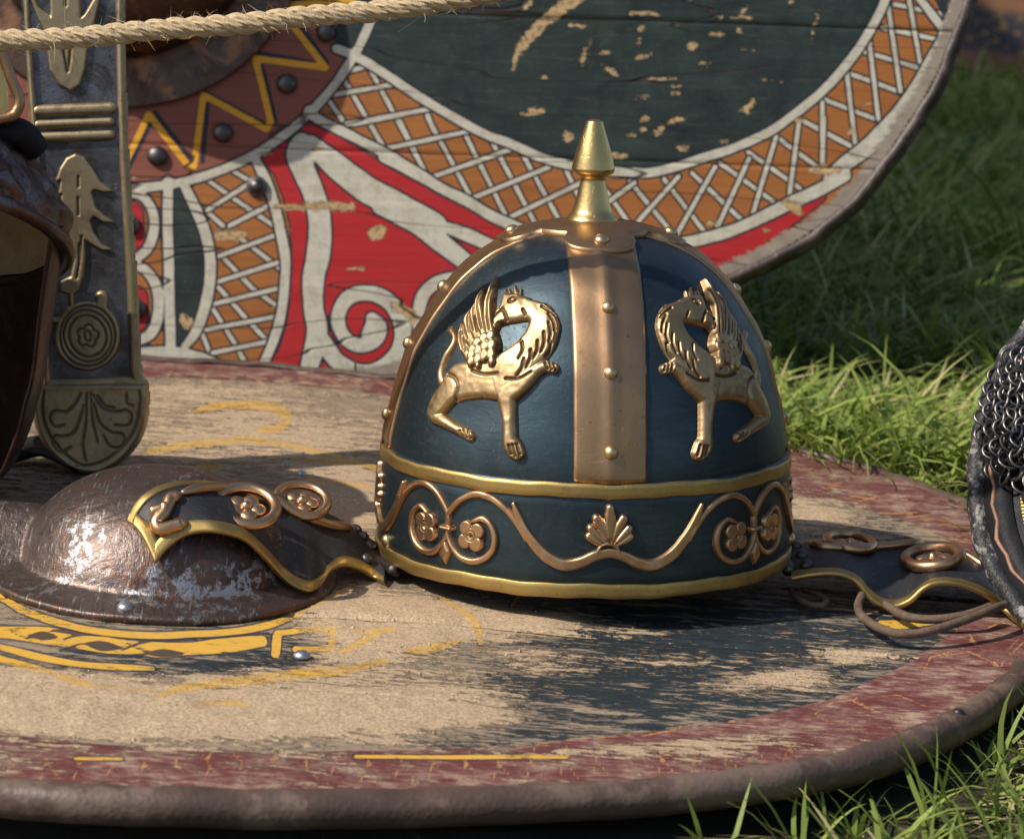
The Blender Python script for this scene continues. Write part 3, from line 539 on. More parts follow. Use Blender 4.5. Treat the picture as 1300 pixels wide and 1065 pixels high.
    for q in ((720, 266, 85, 17), (880, 266, 95, 20), (1060, 372, 42, 30, -20), (972, 524, 42, 12), (455, 383, 70, 24), (820, 30, 30, 11), (1170, 690, 62, 20, 25), (275, 735, 38, 24, 40), (1210, 730, 20, 20), (700, 360, 12, 10), (800, 600, 7, 7), (250, 375, 7, 7), (620, 680, 20, 6), (60, 150, 30, 6), (600, 50, 30, 8)): e(B, *q)
    for q in ((960, 213, 75, 11), (830, 362, 45, 20, 35), (850, 15, 20, 8), (1065, 55, 16, 14), (545, 95, 24, 7), (500, 430, 26, 14), (720, 460, 14, 8)): e(C7, *q)
    for q in ((480, 705, 60, 12), (460, 685, 20, 15), (580, 540, 18, 16), (650, 425, 26, 5, -25), (720, 110, 16, 12), (370, 495, 20, 16), (340, 850, 55, 18, 35), (110, 75, 40, 6)): e(C6, *q)
    a['ch'] = np.clip(sd_any(P, ch, n=1), -8, 30)
    Q = BO; d = np.full(len(UV), 1e3)
    k = slice(None, None, 2); QQ = Q[k]
    for i in range(len(QQ)): d = np.minimum(d, sd_seg(UV, QQ[i], QQ[(i+1) % len(QQ)], 0, 0))
    a['ed'] = np.clip((d-.0135)*1750-4, -20, 60); a['_d'] = d
    return a
def make_back_shield():
    t = thing('oval_shield', 'large painted oval shield standing on edge behind the helmet, white lattice and red scrolls', 'shield', BP.mat())
    step = .0019; us = np.arange(BO[:, 0].min(), BO[:, 0].max(), step); us = us[us > -.42]
    seam = [BP.uv(650, y)[1] for y in (610, 199, 20, -165)]; top = BO[:, 1].max()
    edges = sorted([BO[:, 1].min()-.001]+seam[1:]+list(np.arange(seam[-1]+.105, top, .105))+[top])
    for a, b in zip(edges[:-1], edges[1:]):
        stp = step if b < .13 else .006
        vs = np.linspace(a+.0003, b-.0003, max(4, int((b-a)/stp)))
        uu = us if stp == step else us[::3]
        U, V = np.meshgrid(uu, vs); P = np.stack([U.ravel(), V.ravel()], 1)
        ok = sd_poly(P, BO) < -.004; F = grid_faces(len(uu), len(vs)); F = F[ok[F].all(1)]
        if not len(F): continue
        used = np.unique(F); at = {}; sub = back_paint(P[used]); 
        for k, v in sub.items():
            if k != '_d': full = np.zeros(len(P)); full[used] = v; at[k] = full
        e = np.minimum(P[:, 1]-vs[0], vs[-1]-P[:, 1]); h = -.0008*np.exp(-(e/.0008)**2)+.0006*(vnoise(P*[1, 4], 20, 6)-.5)+.0006*math.sin(a*91)
        Vt, F, at = compact(np.c_[P, h], F, at); link('board', mesh('board', Vt, F, True, at), M['painted'], t)
    n = len(BO); z = lambda o, zz: np.c_[o, np.full(n, zz)]
    C = BO.mean(0); T = np.roll(BO, -1, 0)-np.roll(BO, 1, 0); T /= np.linalg.norm(T, axis=1)[:, None]; N = np.stack([T[:, 1], -T[:, 0]], 1)
    if ((BO-C)*N).sum() < 0: N = -N
    inn = BO-N*.006; link('core', mesh('core', np.concatenate([z(inn, -.0025), z(inn, -.014)]), [list(range(n)), list(range(2*n-1, n-1, -1))]+[[i, (i+1) % n, (i+1) % n+n, i+n] for i in range(n)], False), M['wood'], t)
    s = np.arange(n); wv = .0013*np.sin(s*.31)+.0009*np.sin(s*.83+2)+.0006*np.sin(s*1.9)
    wv = wv*.55; pr = [(-.0056, .0002), (-.0050, .0022), (-.0018, .0034), (.0008, .0028), (.0034, -.001), (.0060, -.008), (.006, -.018), (.002, -.024), (-.006, -.025)]
    V = np.concatenate([z(BO+N*(d+wv)[:, None], zz) for d, zz in pr]) if False else np.concatenate([z(BO+N*((d+wv)[:, None]), zz) for d, zz in pr])
    link('rim', mesh('rim', V, grid_faces(n, len(pr), True)), M['rim_dark'], t)
    # iron boss on its broad flange
    c = BP.uv(160, -94); k = np.linalg.norm(BP.uv(160, 0)-BP.uv(161, 0))
    pr = smooth([(232*k, -.0005), (232*k, .0028), (226*k, .0036), (190*k, .0042), (172*k, .005), (168*k, .012), (164*k, .03), (150*k, .052), (110*k, .075), (60*k, .086), (1*k, .089)], 4)
    V, F = lathe(pr, 96); r = np.hypot(V[:, 0], V[:, 1]); V[:, 2] += .006*(vnoise(V[:, :2], 26, 3)-.5)*(r < 165*k)
    b = link('boss', mesh('boss', V, F), M['ironboss'], t); b.location = (c[0], c[1], .001)
    sv, sf = stud(13*k, 8.5*k); sm = mesh('stud', sv, sf)
    for f, x, y in ((0, 160, 640), (0, 428, 545), (0, 690, 345), (0, 852, 133), (0, -170, 640), (0, 860, -120)):
        q = BP.uv(150+x/S3, y/S3); o = link('stud', sm, M['iron'], t); o.location = (q[0], q[1], .0004)
    fm = mesh('nail_plate', *lathe(smooth([(13*k, -.0005), (13*k, .0016), (9*k, .0022), (7*k, .0042), (3*k, .0055), (.1*k, .0057)], 3), 24))
    for x, y in ((568, 765), (45, 922), (70, 1262)):
        q = BP.uv(150+x/S3, y/S3); o = link('stud', fm, M['iron'], t); o.location = (q[0], q[1], .0006)
make_back_shield()

# ------------------------------------------------------------------ the blue helmet
HX, HY, HZ = .0400, 0., .0158
AX0 = R(5.3)                                   # heading of the front strap, from the camera direction towards the right
PROF = np.array([(.1113, .0579), (.1109, .064), (.1090, .0745), (.1060, .0859), (.1000, .1066), (.0950, .1180), (.0880, .1296), (.0805, .1410), (.0724, .1505), (.0635, .1585), (.0535, .1648), (.0410, .1702), (.0280, .1736), (.0150, .1755), (.0003, .1763)])
PROF[:, 0] = PROF[:, 0]*.975-.0010*np.minimum(1, PROF[:, 0]/.03); PROF[-1, 0] = .0003; PROF = smooth(PROF, 6); ARC = np.r_[0, np.cumsum(np.linalg.norm(np.diff(PROF, axis=0), axis=1))]
BAND = np.array([(.1118, .0), (.1116, .012), (.1108, .03), (.1100, .046), (.1094, .058)]); BARC = np.r_[0, np.cumsum(np.linalg.norm(np.diff(BAND, axis=0), axis=1))]
class Rev:
    def __init__(s, prof, arc): s.p, s.a = prof, arc
    def S(s, az, v, h=0.):
        """az: angle from the camera side towards the right; v: way up along the profile"""
        r = np.interp(v, s.a, s.p[:, 0]); z = np.interp(v, s.a, s.p[:, 1]); e = .0008
        dr = np.interp(v+e, s.a, s.p[:, 0])-np.interp(v-e, s.a, s.p[:, 0]); dz = np.interp(v+e, s.a, s.p[:, 1])-np.interp(v-e, s.a, s.p[:, 1]); L = np.hypot(dr, dz)+1e-12
        nr, nz = dz/L, -dr/L; r = r+nr*h; z = z+nz*h
        return np.stack([r*np.sin(az), -r*np.cos(az), z], -1), np.stack([nr*np.sin(az), -nr*np.cos(az), nz], -1)
    def hit(s, px, py):
        d = ray(px, py); t = np.linspace(1.1, 1.6, 3001); P = CAMP+d*t[:, None]-np.array([HX, HY, HZ]); r = np.hypot(P[:, 0], P[:, 1])
        z = P[:, 2]; k = np.argsort(s.p[:, 1]); pr = np.interp(z, s.p[k, 1], s.p[k, 0], left=.115, right=0)
        ins = (r < pr); i = int(np.argmax(ins)) if ins.any() else int(np.argmin(r-pr))
        az = math.atan2(P[i, 0], -P[i, 1]); v = float(np.interp(z[i], s.p[k, 1], s.a[k]) if s.a[-1] else 0); return az, v
DOME, BROW = Rev(PROF, ARC), Rev(BAND, BARC)
HM = Matrix.Translation((HX, HY, HZ))
helmet = thing('helmet', 'conical blue steel helmet with brass trim, brass spike and golden griffins', 'helmet', HM)
def patch(surf, az0, az1, v0, v1, nu, nv, h0, h1=None, edge=.0, closed=False):
    """a sheet of metal of thickness h1-h0 following the surface; az0/az1 may be arrays over v"""
    v = np.linspace(v0, v1, nv); A0 = np.broadcast_to(az0, nv); A1 = np.broadcast_to(az1, nv)
    f = np.linspace(0, 1, nu); az = A0[:, None]+(A1-A0)[:, None]*f[None]; vv = np.repeat(v[:, None], nu, 1)
    hh = np.full_like(az, h1 if h1 is not None else h0)
    V, _ = surf.S(az.ravel(), vv.ravel(), hh.ravel()); F = grid_faces(nu, nv)
    if h1 is None: return V, F
    idx = np.arange(nu*nv).reshape(nv, nu); loop = np.r_[idx[0, :], idx[1:, -1], idx[-1, -2::-1], idx[-2:0:-1, 0]]
    Vb, _ = surf.S(az.ravel()[loop], vv.ravel()[loop], h0); n = len(V); L = len(loop); k = np.arange(L)
    Fb = np.stack([loop, n+k, n+(k+1) % L, np.roll(loop, -1)], 1); return np.concatenate([V, Vb]), np.concatenate([F, Fb])
def relief(name, surf, U0, v_rng, u_rng, step, fn, mat, parent, mirror=None, turn=0., lim=-.0006):
    """raised ornament: fn(P) gives the height over the surface in metres (below 0 = nothing there) and the groove mask"""
    us = np.arange(u_rng[0], u_rng[1], step); vs = np.arange(v_rng[0], v_rng[1], step); U, V = np.meshgrid(us, vs); P = np.stack([U.ravel(), V.ravel()], 1)
    h, g = fn(P); az = P[:, 0]/U0
    if mirror is not None: az = 2*mirror-az
    az = az+turn
    F = grid_faces(len(us), len(vs)); F = F[(h[F] > lim).any(1)]
    if mirror is not None: F = F[:, ::-1]
    S, _ = surf.S(az, P[:, 1], h); S, F, at = compact(S, F, {'groove': g}); return link(name, mesh(name, S, F, True, at), mat, parent)
def puff(d, w, H, out=1.2): 
    q = np.clip(-d/w, 0, 1); return np.where(d < 0, H*np.sqrt(np.maximum(0, 1-(1-q)**2)), -d*out)

NAZ = 4
V, F = lathe(PROF, 160); link('skull', mesh('skull', V, F), M['blued'], helmet)
for k in range(NAZ):                            # riveted straps
    c = AX0+k*math.pi/2; v = np.linspace(.0, ARC[-1]-.020, 60); r = np.interp(v, ARC, PROF[:, 0]); hw = np.minimum(.0185/r, .80)
    vn = 60; A0, A1 = c-hw, c+hw
    f = np.linspace(0, 1, 21); az = A0[:, None]+(A1-A0)[:, None]*f[None]; vv = np.repeat(v[:, None], 21, 1); ridge = .0009*np.exp(-((f-.5)/.10)**2)+.0006*(1-np.abs(f-.5)*2)**.5
    hh = .0011+ridge[None]*np.ones_like(az)+.0002*np.sin(vv*260+az*9)
    Vt, _ = DOME.S(az.ravel(), vv.ravel(), hh.ravel()); Fg = grid_faces(21, vn); idx = np.arange(21*vn).reshape(vn, 21); loop = np.r_[idx[0, :], idx[1:, -1], idx[-1, -2::-1], idx[-2:0:-1, 0]]
    Vb, _ = DOME.S(az.ravel()[loop], vv.ravel()[loop], -.0006); n = len(Vt); L = len(loop); kk = np.arange(L)
    b = link('strap', mesh('strap', np.concatenate([Vt, Vb]), np.concatenate([Fg, np.stack([loop, n+kk, n+(kk+1) % L, np.roll(loop, -1)], 1)])), M['copper'], helmet)
    rm = mesh('strap_rivet', *stud(.0036, .0030))
    for py in ((575, 475, 393) if True else ()):
        _, vr = DOME.hit(775, py); p, nn = DOME.S(np.array(c), np.array(vr), .0020); o = link('rivet', rm, M['rivet'], b); orient(o, p, nn)
def ring_trim(surf, va, vb, h, name):
    v = np.linspace(va, vb, 6); pr = []
    for q, (vv, hh) in enumerate([(va, -.0005), (va, h*.8), (va+(vb-va)*.06, h), (va+(vb-va)*.35, h*1.04), (va+(vb-va)*.65, h*1.04), (vb-(vb-va)*.06, h), (vb, h*.8), (vb, -.0005)]):
        S, _ = surf.S(np.array([math.pi/2]), np.array([vv]), np.array([hh])); pr.append((S[0, 0], S[0, 2]))
    V, F = lathe(pr, 180); a = np.arctan2(V[:, 1], V[:, 0]); V[:, 2] += .00035*np.sin(a*11+va*900)+.0002*np.sin(a*31); return link(name, mesh(name, V, F), M['brass'], helmet)
V, F = lathe([(.1065, .0005)]+[tuple(p) for p in BAND]+[(.1075, .0585)], 180); link('brow_band', mesh('brow_band', V, F), M['blued'], helmet)
ring_trim(BROW, .0508, .0588, .0013, 'trim'); ring_trim(BROW, .0, .0072, .0013, 'trim')
V, F = lathe([(.1068, .0560), (.1068, .0008)], 120); link('lining', mesh('lining', V, F), M['iron'], helmet)
# cross-shaped cap plate with four lobes
def cap_plate():
    az = np.linspace(0, 2*math.pi, 241)[:-1]; top = ARC[-1]
    rel = (az-AX0+math.pi/4) % (math.pi/2)-math.pi/4
    L1 = top-DOME.hit(762, 324)[1]; L0 = top-DOME.hit(719, 302)[1]; reach = L0+(L1-L0)*np.clip(1-(np.abs(rel)/.50)**3.2, 0, 1)**.5
    rings = []; fr = [0, .15, .35, .55, .75, .9, .97, 1]
    for f in fr: rings.append(DOME.S(az, top-reach*f, np.full_like(az, .0040 if f < .96 else .0035))[0])
    rings.append(DOME.S(az, top-reach*1.0, np.full_like(az, -.0004))[0]); n = len(az)
    o = link('cap_plate', mesh('cap_plate', np.concatenate(rings), grid_faces(n, len(rings), True)), M['copper'], helmet); rm = mesh('cap_rivet', *stud(.0040, .0028))
    for k in range(4): p, nn = DOME.S(np.array(AX0+k*math.pi/2), np.array(top-L1+.0085), .0040); q = link('rivet', rm, M['rivet'], o); orient(q, p, nn)
cap_plate()
fp = [(.0148, 0), (.0152, .0016), (.0142, .0034), (.0118, .0062), (.0104, .010), (.0086, .017), (.0074, .0225), (.0071, .0250), (.0082, .0268), (.0112, .0282), (.0123, .0302), (.0120, .0325), (.0102, .040), (.0074, .049), (.0050, .0565), (.0044, .0578), (.0022, .0586), (.0001, .0587)]
V, F = lathe(smooth(fp, 3), 64); V[:, :] *= .93; V[:, 2] += .1776; link('finial', mesh('finial', V, F), M['finial'], helmet)

# griffins
def griffin_fields():
    k = 4.095; cv = lambda pts: [(530+p[0]/k, 340+p[1]/k)+tuple(q/k for q in p[2:]) for p in pts]
    U0 = .098
    def m(pts):
        out = []
        for p in cv(pts):
            az, v = DOME.hit(p[0], p[1]); s = .000433*p[2]*1.12 if len(p) > 2 else 0
            out.append((az*U0, v, s) if len(p) > 2 else (az*U0, v))
        return out
    G = {}
    G['neck'] = m([(455, 145), (475, 135), (545, 145), (600, 165), (670, 185), (715, 225), (742, 290), (738, 350), (715, 420), (680, 475), (640, 520), (560, 600), (500, 670), (420, 690), (380, 560), (415, 470), (470, 415), (530, 375), (565, 335), (580, 290), (560, 283), (520, 290), (470, 298), (440, 305), (422, 322), (408, 300), (412, 260), (430, 215), (440, 180)])
    G['body'] = m([(140, 600), (165, 545), (200, 505), (250, 490), (350, 480), (430, 450), (520, 500), (560, 590), (510, 670), (440, 692), (340, 680), (250, 690), (200, 700), (150, 660)])
    G['haunch'] = m([(135, 610), (160, 565), (190, 555), (220, 575), (232, 620), (220, 680), (185, 720), (155, 755), (125, 785), (80, 800), (62, 760), (80, 700), (105, 650)])
    G['beak'] = m([(462, 222), (432, 226), (414, 262), (406, 300), (420, 330), (436, 304), (462, 296), (478, 285), (476, 250)])
    G['ears'] = [m([(465, 150, 14), (462, 118, 6)]), m([(490, 145, 14), (480, 120, 8)]), m([(520, 150, 22), (510, 100, 6)]), m([(540, 150, 14), (545, 118, 6)])]
    G['limbs'] = [m([(95, 772, 32), (150, 800, 30), (200, 830, 25), (240, 852, 24), (280, 875, 24)]), m([(468, 670, 46), (476, 740, 38), (484, 830, 32), (486, 895, 34), (500, 930, 42), (522, 960, 34)]), m([(480, 650, 52), (560, 590, 44), (620, 540, 32), (668, 516, 28), (712, 525, 24)])]
    G['tail'] = [m([(138, 600, 22), (128, 550, 19), (150, 480, 19), (190, 410, 18), (200, 365, 16), (184, 335, 18)])]+[m([(184, 335, 10), (x, y, 4)]) for x, y in ((160, 330), (170, 315), (190, 312), (200, 325))]
    G['feathers'] = [m(q) for q in ([(285, 475, 26), (250, 420, 24), (235, 360, 20), (240, 298, 6)], [(310, 420, 28), (272, 350, 26), (262, 290, 22), (290, 225, 6)], [(345, 400, 30), (305, 310, 27), (298, 250, 22), (315, 200, 6)], [(385, 390, 30), (345, 280, 30), (335, 190, 25), (358, 125, 7)], [(412, 400, 30), (385, 290, 31), (388, 190, 30), (422, 66, 8)])]
    G['coverts'] = m([(405, 375, 24), (370, 385, 24), (335, 410, 24), (312, 440, 22), (410, 420, 24), (374, 428, 24), (340, 450, 24), (306, 470, 22), (405, 465, 24), (370, 472, 24), (337, 492, 22), (305, 500, 20), (408, 500, 18), (340, 520, 12)])
    gr = [[(600, 172), (660, 190), (715, 235)], [(690, 250), (715, 300), (718, 340)], [(690, 300), (700, 350), (690, 395)], [(665, 350), (668, 400), (650, 445)], [(635, 395), (632, 440), (610, 480)], [(600, 440), (598, 480), (575, 525)], [(565, 485), (555, 530), (530, 565)], [(560, 345), (510, 395), (440, 440)], [(545, 388), (480, 430), (430, 455)], [(572, 255), (560, 232)], [(655, 215), (690, 235), (718, 262)],
          [(175, 557), (212, 572), (232, 620), (215, 690)], [(490, 925), (500, 968)], [(508, 922), (520, 978)], [(527, 918), (543, 968)], [(240, 850), (252, 876)], [(258, 848), (272, 884)], [(275, 852), (288, 885)], [(672, 500), (684, 530)], [(692, 500), (704, 534)], [(710, 505), (722, 536)], [(475, 582), (540, 582), (600, 548)], [(455, 225), (470, 250), (480, 280)], [(415, 275), (440, 250), (462, 232)], [(555, 400), (560, 440), (540, 480)], [(700, 400), (690, 440), (668, 470)], [(300, 540), (360, 560), (430, 555)],
          [(488, 190), (498, 174), (515, 168), (528, 176), (518, 190), (500, 196), (488, 190)]]
    G['groove'] = [m([(x, y, 3.4) for x, y in q]) for q in gr]
    G['rachis'] = [m([(x, y, 2.5) for x, y in q]) for q in ([(395, 340), (385, 230), (415, 110)], [(410, 300), (405, 200), (428, 130)], [(355, 330), (335, 220), (350, 150)], [(375, 340), (360, 240), (372, 150)], [(310, 340), (290, 260), (300, 215)], [(330, 345), (315, 260)], [(275, 380), (255, 300)], [(250, 430), (238, 340)], [(265, 440), (252, 370)])]
    return U0, G
GU0, GG = griffin_fields()
def griffin_height(P):
    mm = .001; h = np.full(len(P), -1.)
    def mx(x): np.maximum(h, x, out=h)
    db, dn, dh = sd_poly(P, GG['body'], 3), sd_poly(P, GG['neck'], 2), sd_poly(P, GG['haunch'], 3); mx(puff(db, 3.6*mm, 3.0*mm)+.5*mm*np.clip(-db/(8*mm), 0, 1)); mx(puff(dn, 3.4*mm, 3.2*mm)+.8*mm*np.clip(-dn/(7*mm), 0, 1)); mx(puff(dh, 3.0*mm, 3.8*mm)+.6*mm*np.clip(-dh/(6*mm), 0, 1)); mx(puff(sd_poly(P, GG['beak'], 2), 1.6*mm, 4.3*mm))
    mx(puff(sd_any(P, GG['ears'], n=1), 2*mm, 2.4*mm)); mx(puff(sd_any(P, GG['tail'], n=3), 2.2*mm, 2.6*mm))
    for L in GG['limbs']: mx(puff(sd_stroke(P, L, n=3), 3.6*mm, 4.0*mm))
    for i, L in enumerate(GG['feathers']): mx(puff(sd_stroke(P, L, n=3), 2.4*mm, (3.0+.45*i)*mm))
    g = np.zeros(len(P))
    for s, k, dep in ((GG['groove'], 3, 1.2*mm), (GG['rachis'], 3, .8*mm)):
        d = sd_any(P, s, n=k); q = np.exp(-(np.maximum(d, 0)/(.36*mm))**2); h = np.where(h > -.0002, h-dep*q, h); g = np.maximum(g, q*.8)
    hh = np.full(len(P), -1.); order = np.full(len(P), 99.)
    for (x, y, s) in GG['coverts']: d = np.hypot((P[:, 0]-x), (P[:, 1]-y)*.85)-s*.95; v = puff(d, 1.6*mm, 1.0*mm); hh = np.maximum(hh, v)
    ins = hh > -.0003; h = np.where(ins, 4.6*mm+hh*1.5, h); g = np.where(ins & (hh < .45*mm), np.maximum(g, .75), g)
    h = np.where(h > .0003, h+.00022*(vnoise(P, 420, 3)-.5)+.0006*(vnoise(P, 130, 5)-.5), h); g = np.maximum(g, np.clip(1-np.abs(h-.0002)/.0007, 0, 1)*.7); return np.maximum(h, -.0015), g
_d = np.array(GG['body']+GG['neck']+[p[:2] for L in GG['limbs']+GG['feathers']+GG['tail'] for p in L])
u_r = (_d[:, 0].min()-.006, _d[:, 0].max()+.006); v_r = (_d[:, 1].min()-.007, _d[:, 1].max()+.006)
g1 = relief('griffin', DOME, GU0, v_r, u_r, .00040, griffin_height, M['bronze'], helmet)
g2 = relief('griffin', DOME, GU0, v_r, u_r, .00040, griffin_height, M['bronze'], helmet, mirror=AX0)
for src in (g1, g2):
    c = src.copy(); COL.objects.link(c); c.parent = helmet; c.rotation_euler = (0, 0, math.pi)

# ornaments of the brow band, set out once on the left of the palmette and mirrored
BU = .1112
def bm_(pts, k=6.5, ox=470, oy=590):
    out = []
    for p in pts:
        az, v = BROW.hit(ox+p[0]/k, oy+p[1]/k); out.append(((az-AX0)*BU, v)+((p[2]/k*.000433,) if len(p) > 2 else ()))
    return out
arch = bm_([(1290, 620, 16), (1230, 505, 24), (1150, 392, 27), (1050, 300, 28), (950, 250, 28), (860, 240, 28), (770, 275, 27), (705, 335, 26), (655, 410, 24), (645, 500, 22), (652, 585, 22), (690, 680, 24), (760, 765, 26), (860, 795, 27), (960, 762, 28), (1022, 685, 28), (1032, 590, 27), (1000, 495, 25), (930, 442, 23), (850, 465, 16)])
wave = [(x, y, w) for x, y, w in bm_([(655, 612, 10), (672, 660, 17), (700, 722, 20), (760, 800, 22), (812, 842, 23), (868, 862, 23), (930, 850, 22), (985, 825, 21), (1042, 812, 21)], 3.2275, 450, 450)]
wave[-1] = (0., wave[-1][1], wave[-1][2])
clasp_u = bm_([(650, 515)])[0][0]; clasp_v = bm_([(650, 515)])[0][1]
def tubeh(d, w): return puff(d, w, .0024, 1.6)
def f_stroke(*L):
    def f(P):
        d = np.full(len(P), 1e3)
        for s in L: d = np.minimum(d, sd_stroke(P, s, n=4))
        h = puff(d, .0015, .0026, 1.6); h = np.where(h > .0019, .0019+(h-.0019)*.35, h)+np.where(h > 0, .00045*(vnoise(P, 210, 6)-.5), 0); return np.maximum(h, -.0012), np.clip(1-np.abs(d)/.0007, 0, 1)*.8
    return f
def flower_h(cx, cy, rot):
    def f(P):
        d = np.full(len(P), 1e3); x, y = P[:, 0]-cx, P[:, 1]-cy
        for k in range(4):
            a = rot+k*math.pi/2; px_, py_ = .0046*math.cos(a), .0046*math.sin(a); d = np.minimum(d, np.hypot(x-px_, y-py_)-.0041)
        r = np.hypot(x, y); h = puff(d, .0006, .0026, 1.6); gr = np.zeros(len(P))
        for rr in (.0026, .0014): q = np.exp(-((r-rr)/.00028)**2); h -= .0004*q; gr = np.maximum(gr, q*.8)
        for k in range(4):
            a = rot+math.pi/4+k*math.pi/2; dd = sd_seg(P, np.array([cx+.0042*math.cos(a), cy+.0042*math.sin(a)]), np.array([cx+.006*math.cos(a), cy+.006*math.sin(a)]), 0, 0); q = np.exp(-(dd/.0003)**2); h -= .0006*q; gr = np.maximum(gr, q*.8)
        return np.maximum(h, -.0012), gr
    return f
petals = [[(1043, 745, 12), (1044, 690, 17), (1045, 630, 14)], [(1030, 755, 9), (1010, 705, 13), (990, 672, 14)], [(1015, 765, 9), (985, 735, 13), (966, 712, 13)], [(1005, 775, 8), (975, 758, 12), (958, 745, 12)]]
pet = [bm_(q, 3.2275, 450, 450) for q in petals]; pc = pet[0][0][0]
pet = [[(x-pc, y, w*1.35) for x, y, w in q] for q in pet]; pet += [[(-x, y, w) for x, y, w in q] for q in pet[1:]]
base = [(x-pc, y, w) for x, y, w in bm_([(990, 808, 8), (1005, 785, 9), (1036, 774, 10), (1067, 785, 9), (1082, 808, 8)], 3.2275, 450, 450)]
fl_r = bm_([(845, 583)])[0]; fl_l = bm_([(455, 505)])[0]
dia = [(x, y) for x, y in bm_([(630, 600), (680, 715), (633, 822), (575, 730)])]; dcx = clasp_u
dia = [(x, y) for x, y in dia]
SPAN = lambda pts, e=.004: ((min(p[0] for p in pts)-e, max(p[0] for p in pts)+e), (min(p[1] for p in pts)-e, max(p[1] for p in pts)+e))
def orn(name, pts, fn, mirror=False, turn=0, st=.00045):
    (u0, u1), (v0, v1) = SPAN(pts)
    return relief(name, BROW, BU, (v0, v1), (u0, u1), st, fn, M['tube'], helmet, mirror=0. if mirror else None, turn=AX0+turn)
orn_src = []
for mir in (False, True):
    orn_src += [orn('scroll', arch, f_stroke(arch), mir)]
    a2 = [(2*clasp_u-x, y, w) for x, y, w in arch]; orn_src.append(orn('scroll', a2, f_stroke(a2), mir))
    cl = [(clasp_u-.0030, clasp_v, .0016), (clasp_u+.0030, clasp_v, .0016)]
    orn_src.append(orn('clasp', cl, (lambda P: (puff(sd_stroke(P, cl, n=1), .0018, .0042, 1.6), np.zeros(len(P)))), mir))
    dd = dia; orn_src.append(orn('leaf_drop', dd, (lambda P: (puff(sd_poly(P, dd), .0022, .0024, 1.6), np.zeros(len(P)))), mir))
    f2 = (2*clasp_u-fl_r[0], fl_r[1])
    for (fx, fy), ro in ((fl_r, R(40)), (f2, R(50))): orn_src.append(orn('flower', [(fx-.009, fy-.009), (fx+.009, fy+.009)], flower_h(fx, fy, ro), mir, st=.0004))
wv2 = wave+[(-x, y, w) for x, y, w in wave[-2::-1]]; orn_src.append(orn('wave', wv2, f_stroke(wv2)))
def palm(P):
    h = np.full(len(P), -1.)
    for q in pet: h = np.maximum(h, puff(sd_stroke(P, q, n=2), .0018, .0026, 1.6))
    return np.maximum(np.maximum(h, puff(sd_stroke(P, base, n=3), .0015, .0028, 1.6)), -.0012), np.clip(1-np.abs(h-.0003)/.0005, 0, 1)*.6
orn_src.append(orn('palmette', [p for q in pet for p in q]+base, palm))
for o in orn_src:
    for tn in ((math.pi,) if o.name.split('.')[0] not in ('wave', 'palmette') else (math.pi/2, math.pi, -math.pi/2)):
        c = o.copy(); COL.objects.link(c); c.parent = helmet; c.rotation_euler = (0, 0, tn)
rm = mesh('band_rivet', *stud(.0038, .0032))
for az_, vv in ((R(-69.5), .0105), (R(84), .0105), (R(-112), .0105), (R(128), .0105)):
    p, nn = BROW.S(np.array(az_), np.array(vv), .0); o = link('rivet', rm, M['rivet'], helmet); orient(o, p, nn)

# cheek guards, hinged out to both sides: a skin stretched between a near edge and a far edge
def world(o): return np.array(o)-np.array([HX, HY, HZ])
def guard(name, near, far, crown, orn_fn, hinge):
    """near, far: (px, py, depth) along the two edges"""
    A = smooth(near, 6); B = smooth(far, 6); n = 70
    def res(Q):
        s = np.r_[0, np.cumsum(np.linalg.norm(np.diff(Q[:, :2], axis=0), axis=1))]; t = np.linspace(0, s[-1], n); return np.stack([np.interp(t, s, Q[:, i]) for i in range(3)], 1)
    A, B = res(A), res(B); WA = np.array([at_depth(*p) for p in A]); WB = np.array([at_depth(*p) for p in B])
    m_ = 26; G = np.zeros((m_, n, 3))
    for j in range(m_):
        f = j/(m_-1); G[j] = WA*(1-f)+WB*f; G[j, :, 2] += crown*np.sin(math.pi*f)
    G = G-np.array([HX, HY, HZ]); du = np.gradient(G, axis=1); dv = np.gradient(G, axis=0); N = np.cross(du, dv); N /= np.linalg.norm(N, axis=2)[:, :, None]+1e-12
    if N[:, :, 2].mean() < 0: N = -N
    F = grid_faces(n, m_); k = n*m_; idx = np.arange(k).reshape(m_, n); loop = np.r_[idx[0, :], idx[1:, -1], idx[-1, -2::-1], idx[-2:0:-1, 0]]; L = len(loop)
    V = np.concatenate([G.reshape(-1, 3), (G-N*.0014).reshape(-1, 3)]); F = np.concatenate([F, F[:, ::-1]+k, np.stack([loop, loop+k, np.roll(loop, -1)+k, np.roll(loop, -1)], 1)])
    g = link(name, mesh(name, V, F), M['guard'], helmet)
    def surf(s, f, h=0):                      # s along 0..1, f across 0..1
        x = s*(n-1); y = f*(m_-1); i = min(int(x), n-2); j = min(int(y), m_-2); a, b = x-i, y-j
        mixp = lambda Q: Q[j, i]*(1-a)*(1-b)+Q[j, i+1]*a*(1-b)+Q[j+1, i]*(1-a)*b+Q[j+1, i+1]*a*b
        return mixp(G)+mixp(N)*h, mixp(N)
    return g, surf, G, N
def edge_strip(g, G, N, js, name='brass_edge', w=.0062, rows=None):
    """a brass strip folded over the edge: centreline pts with inward direction"""
    P = np.array([q[0] for q in js]); I = np.array([q[1] for q in js]); Nn = np.array([q[2] for q in js]); pr = [(w, -.0002), (w*.985, .0007), (w*.95, .0010), (w*.6, .0011), (w*.25, .0011), (.0004, .0010), (-.0003, .0007), (-.0006, -.0002), (-.0006, -.0016), (.002, -.0022)]
    V = np.concatenate([P+I*a+Nn*b for a, b in pr]); V = V.reshape(len(pr), len(P), 3); return link(name, mesh(name, V.reshape(-1, 3), grid_faces(len(P), len(pr))), M['brass'], g)
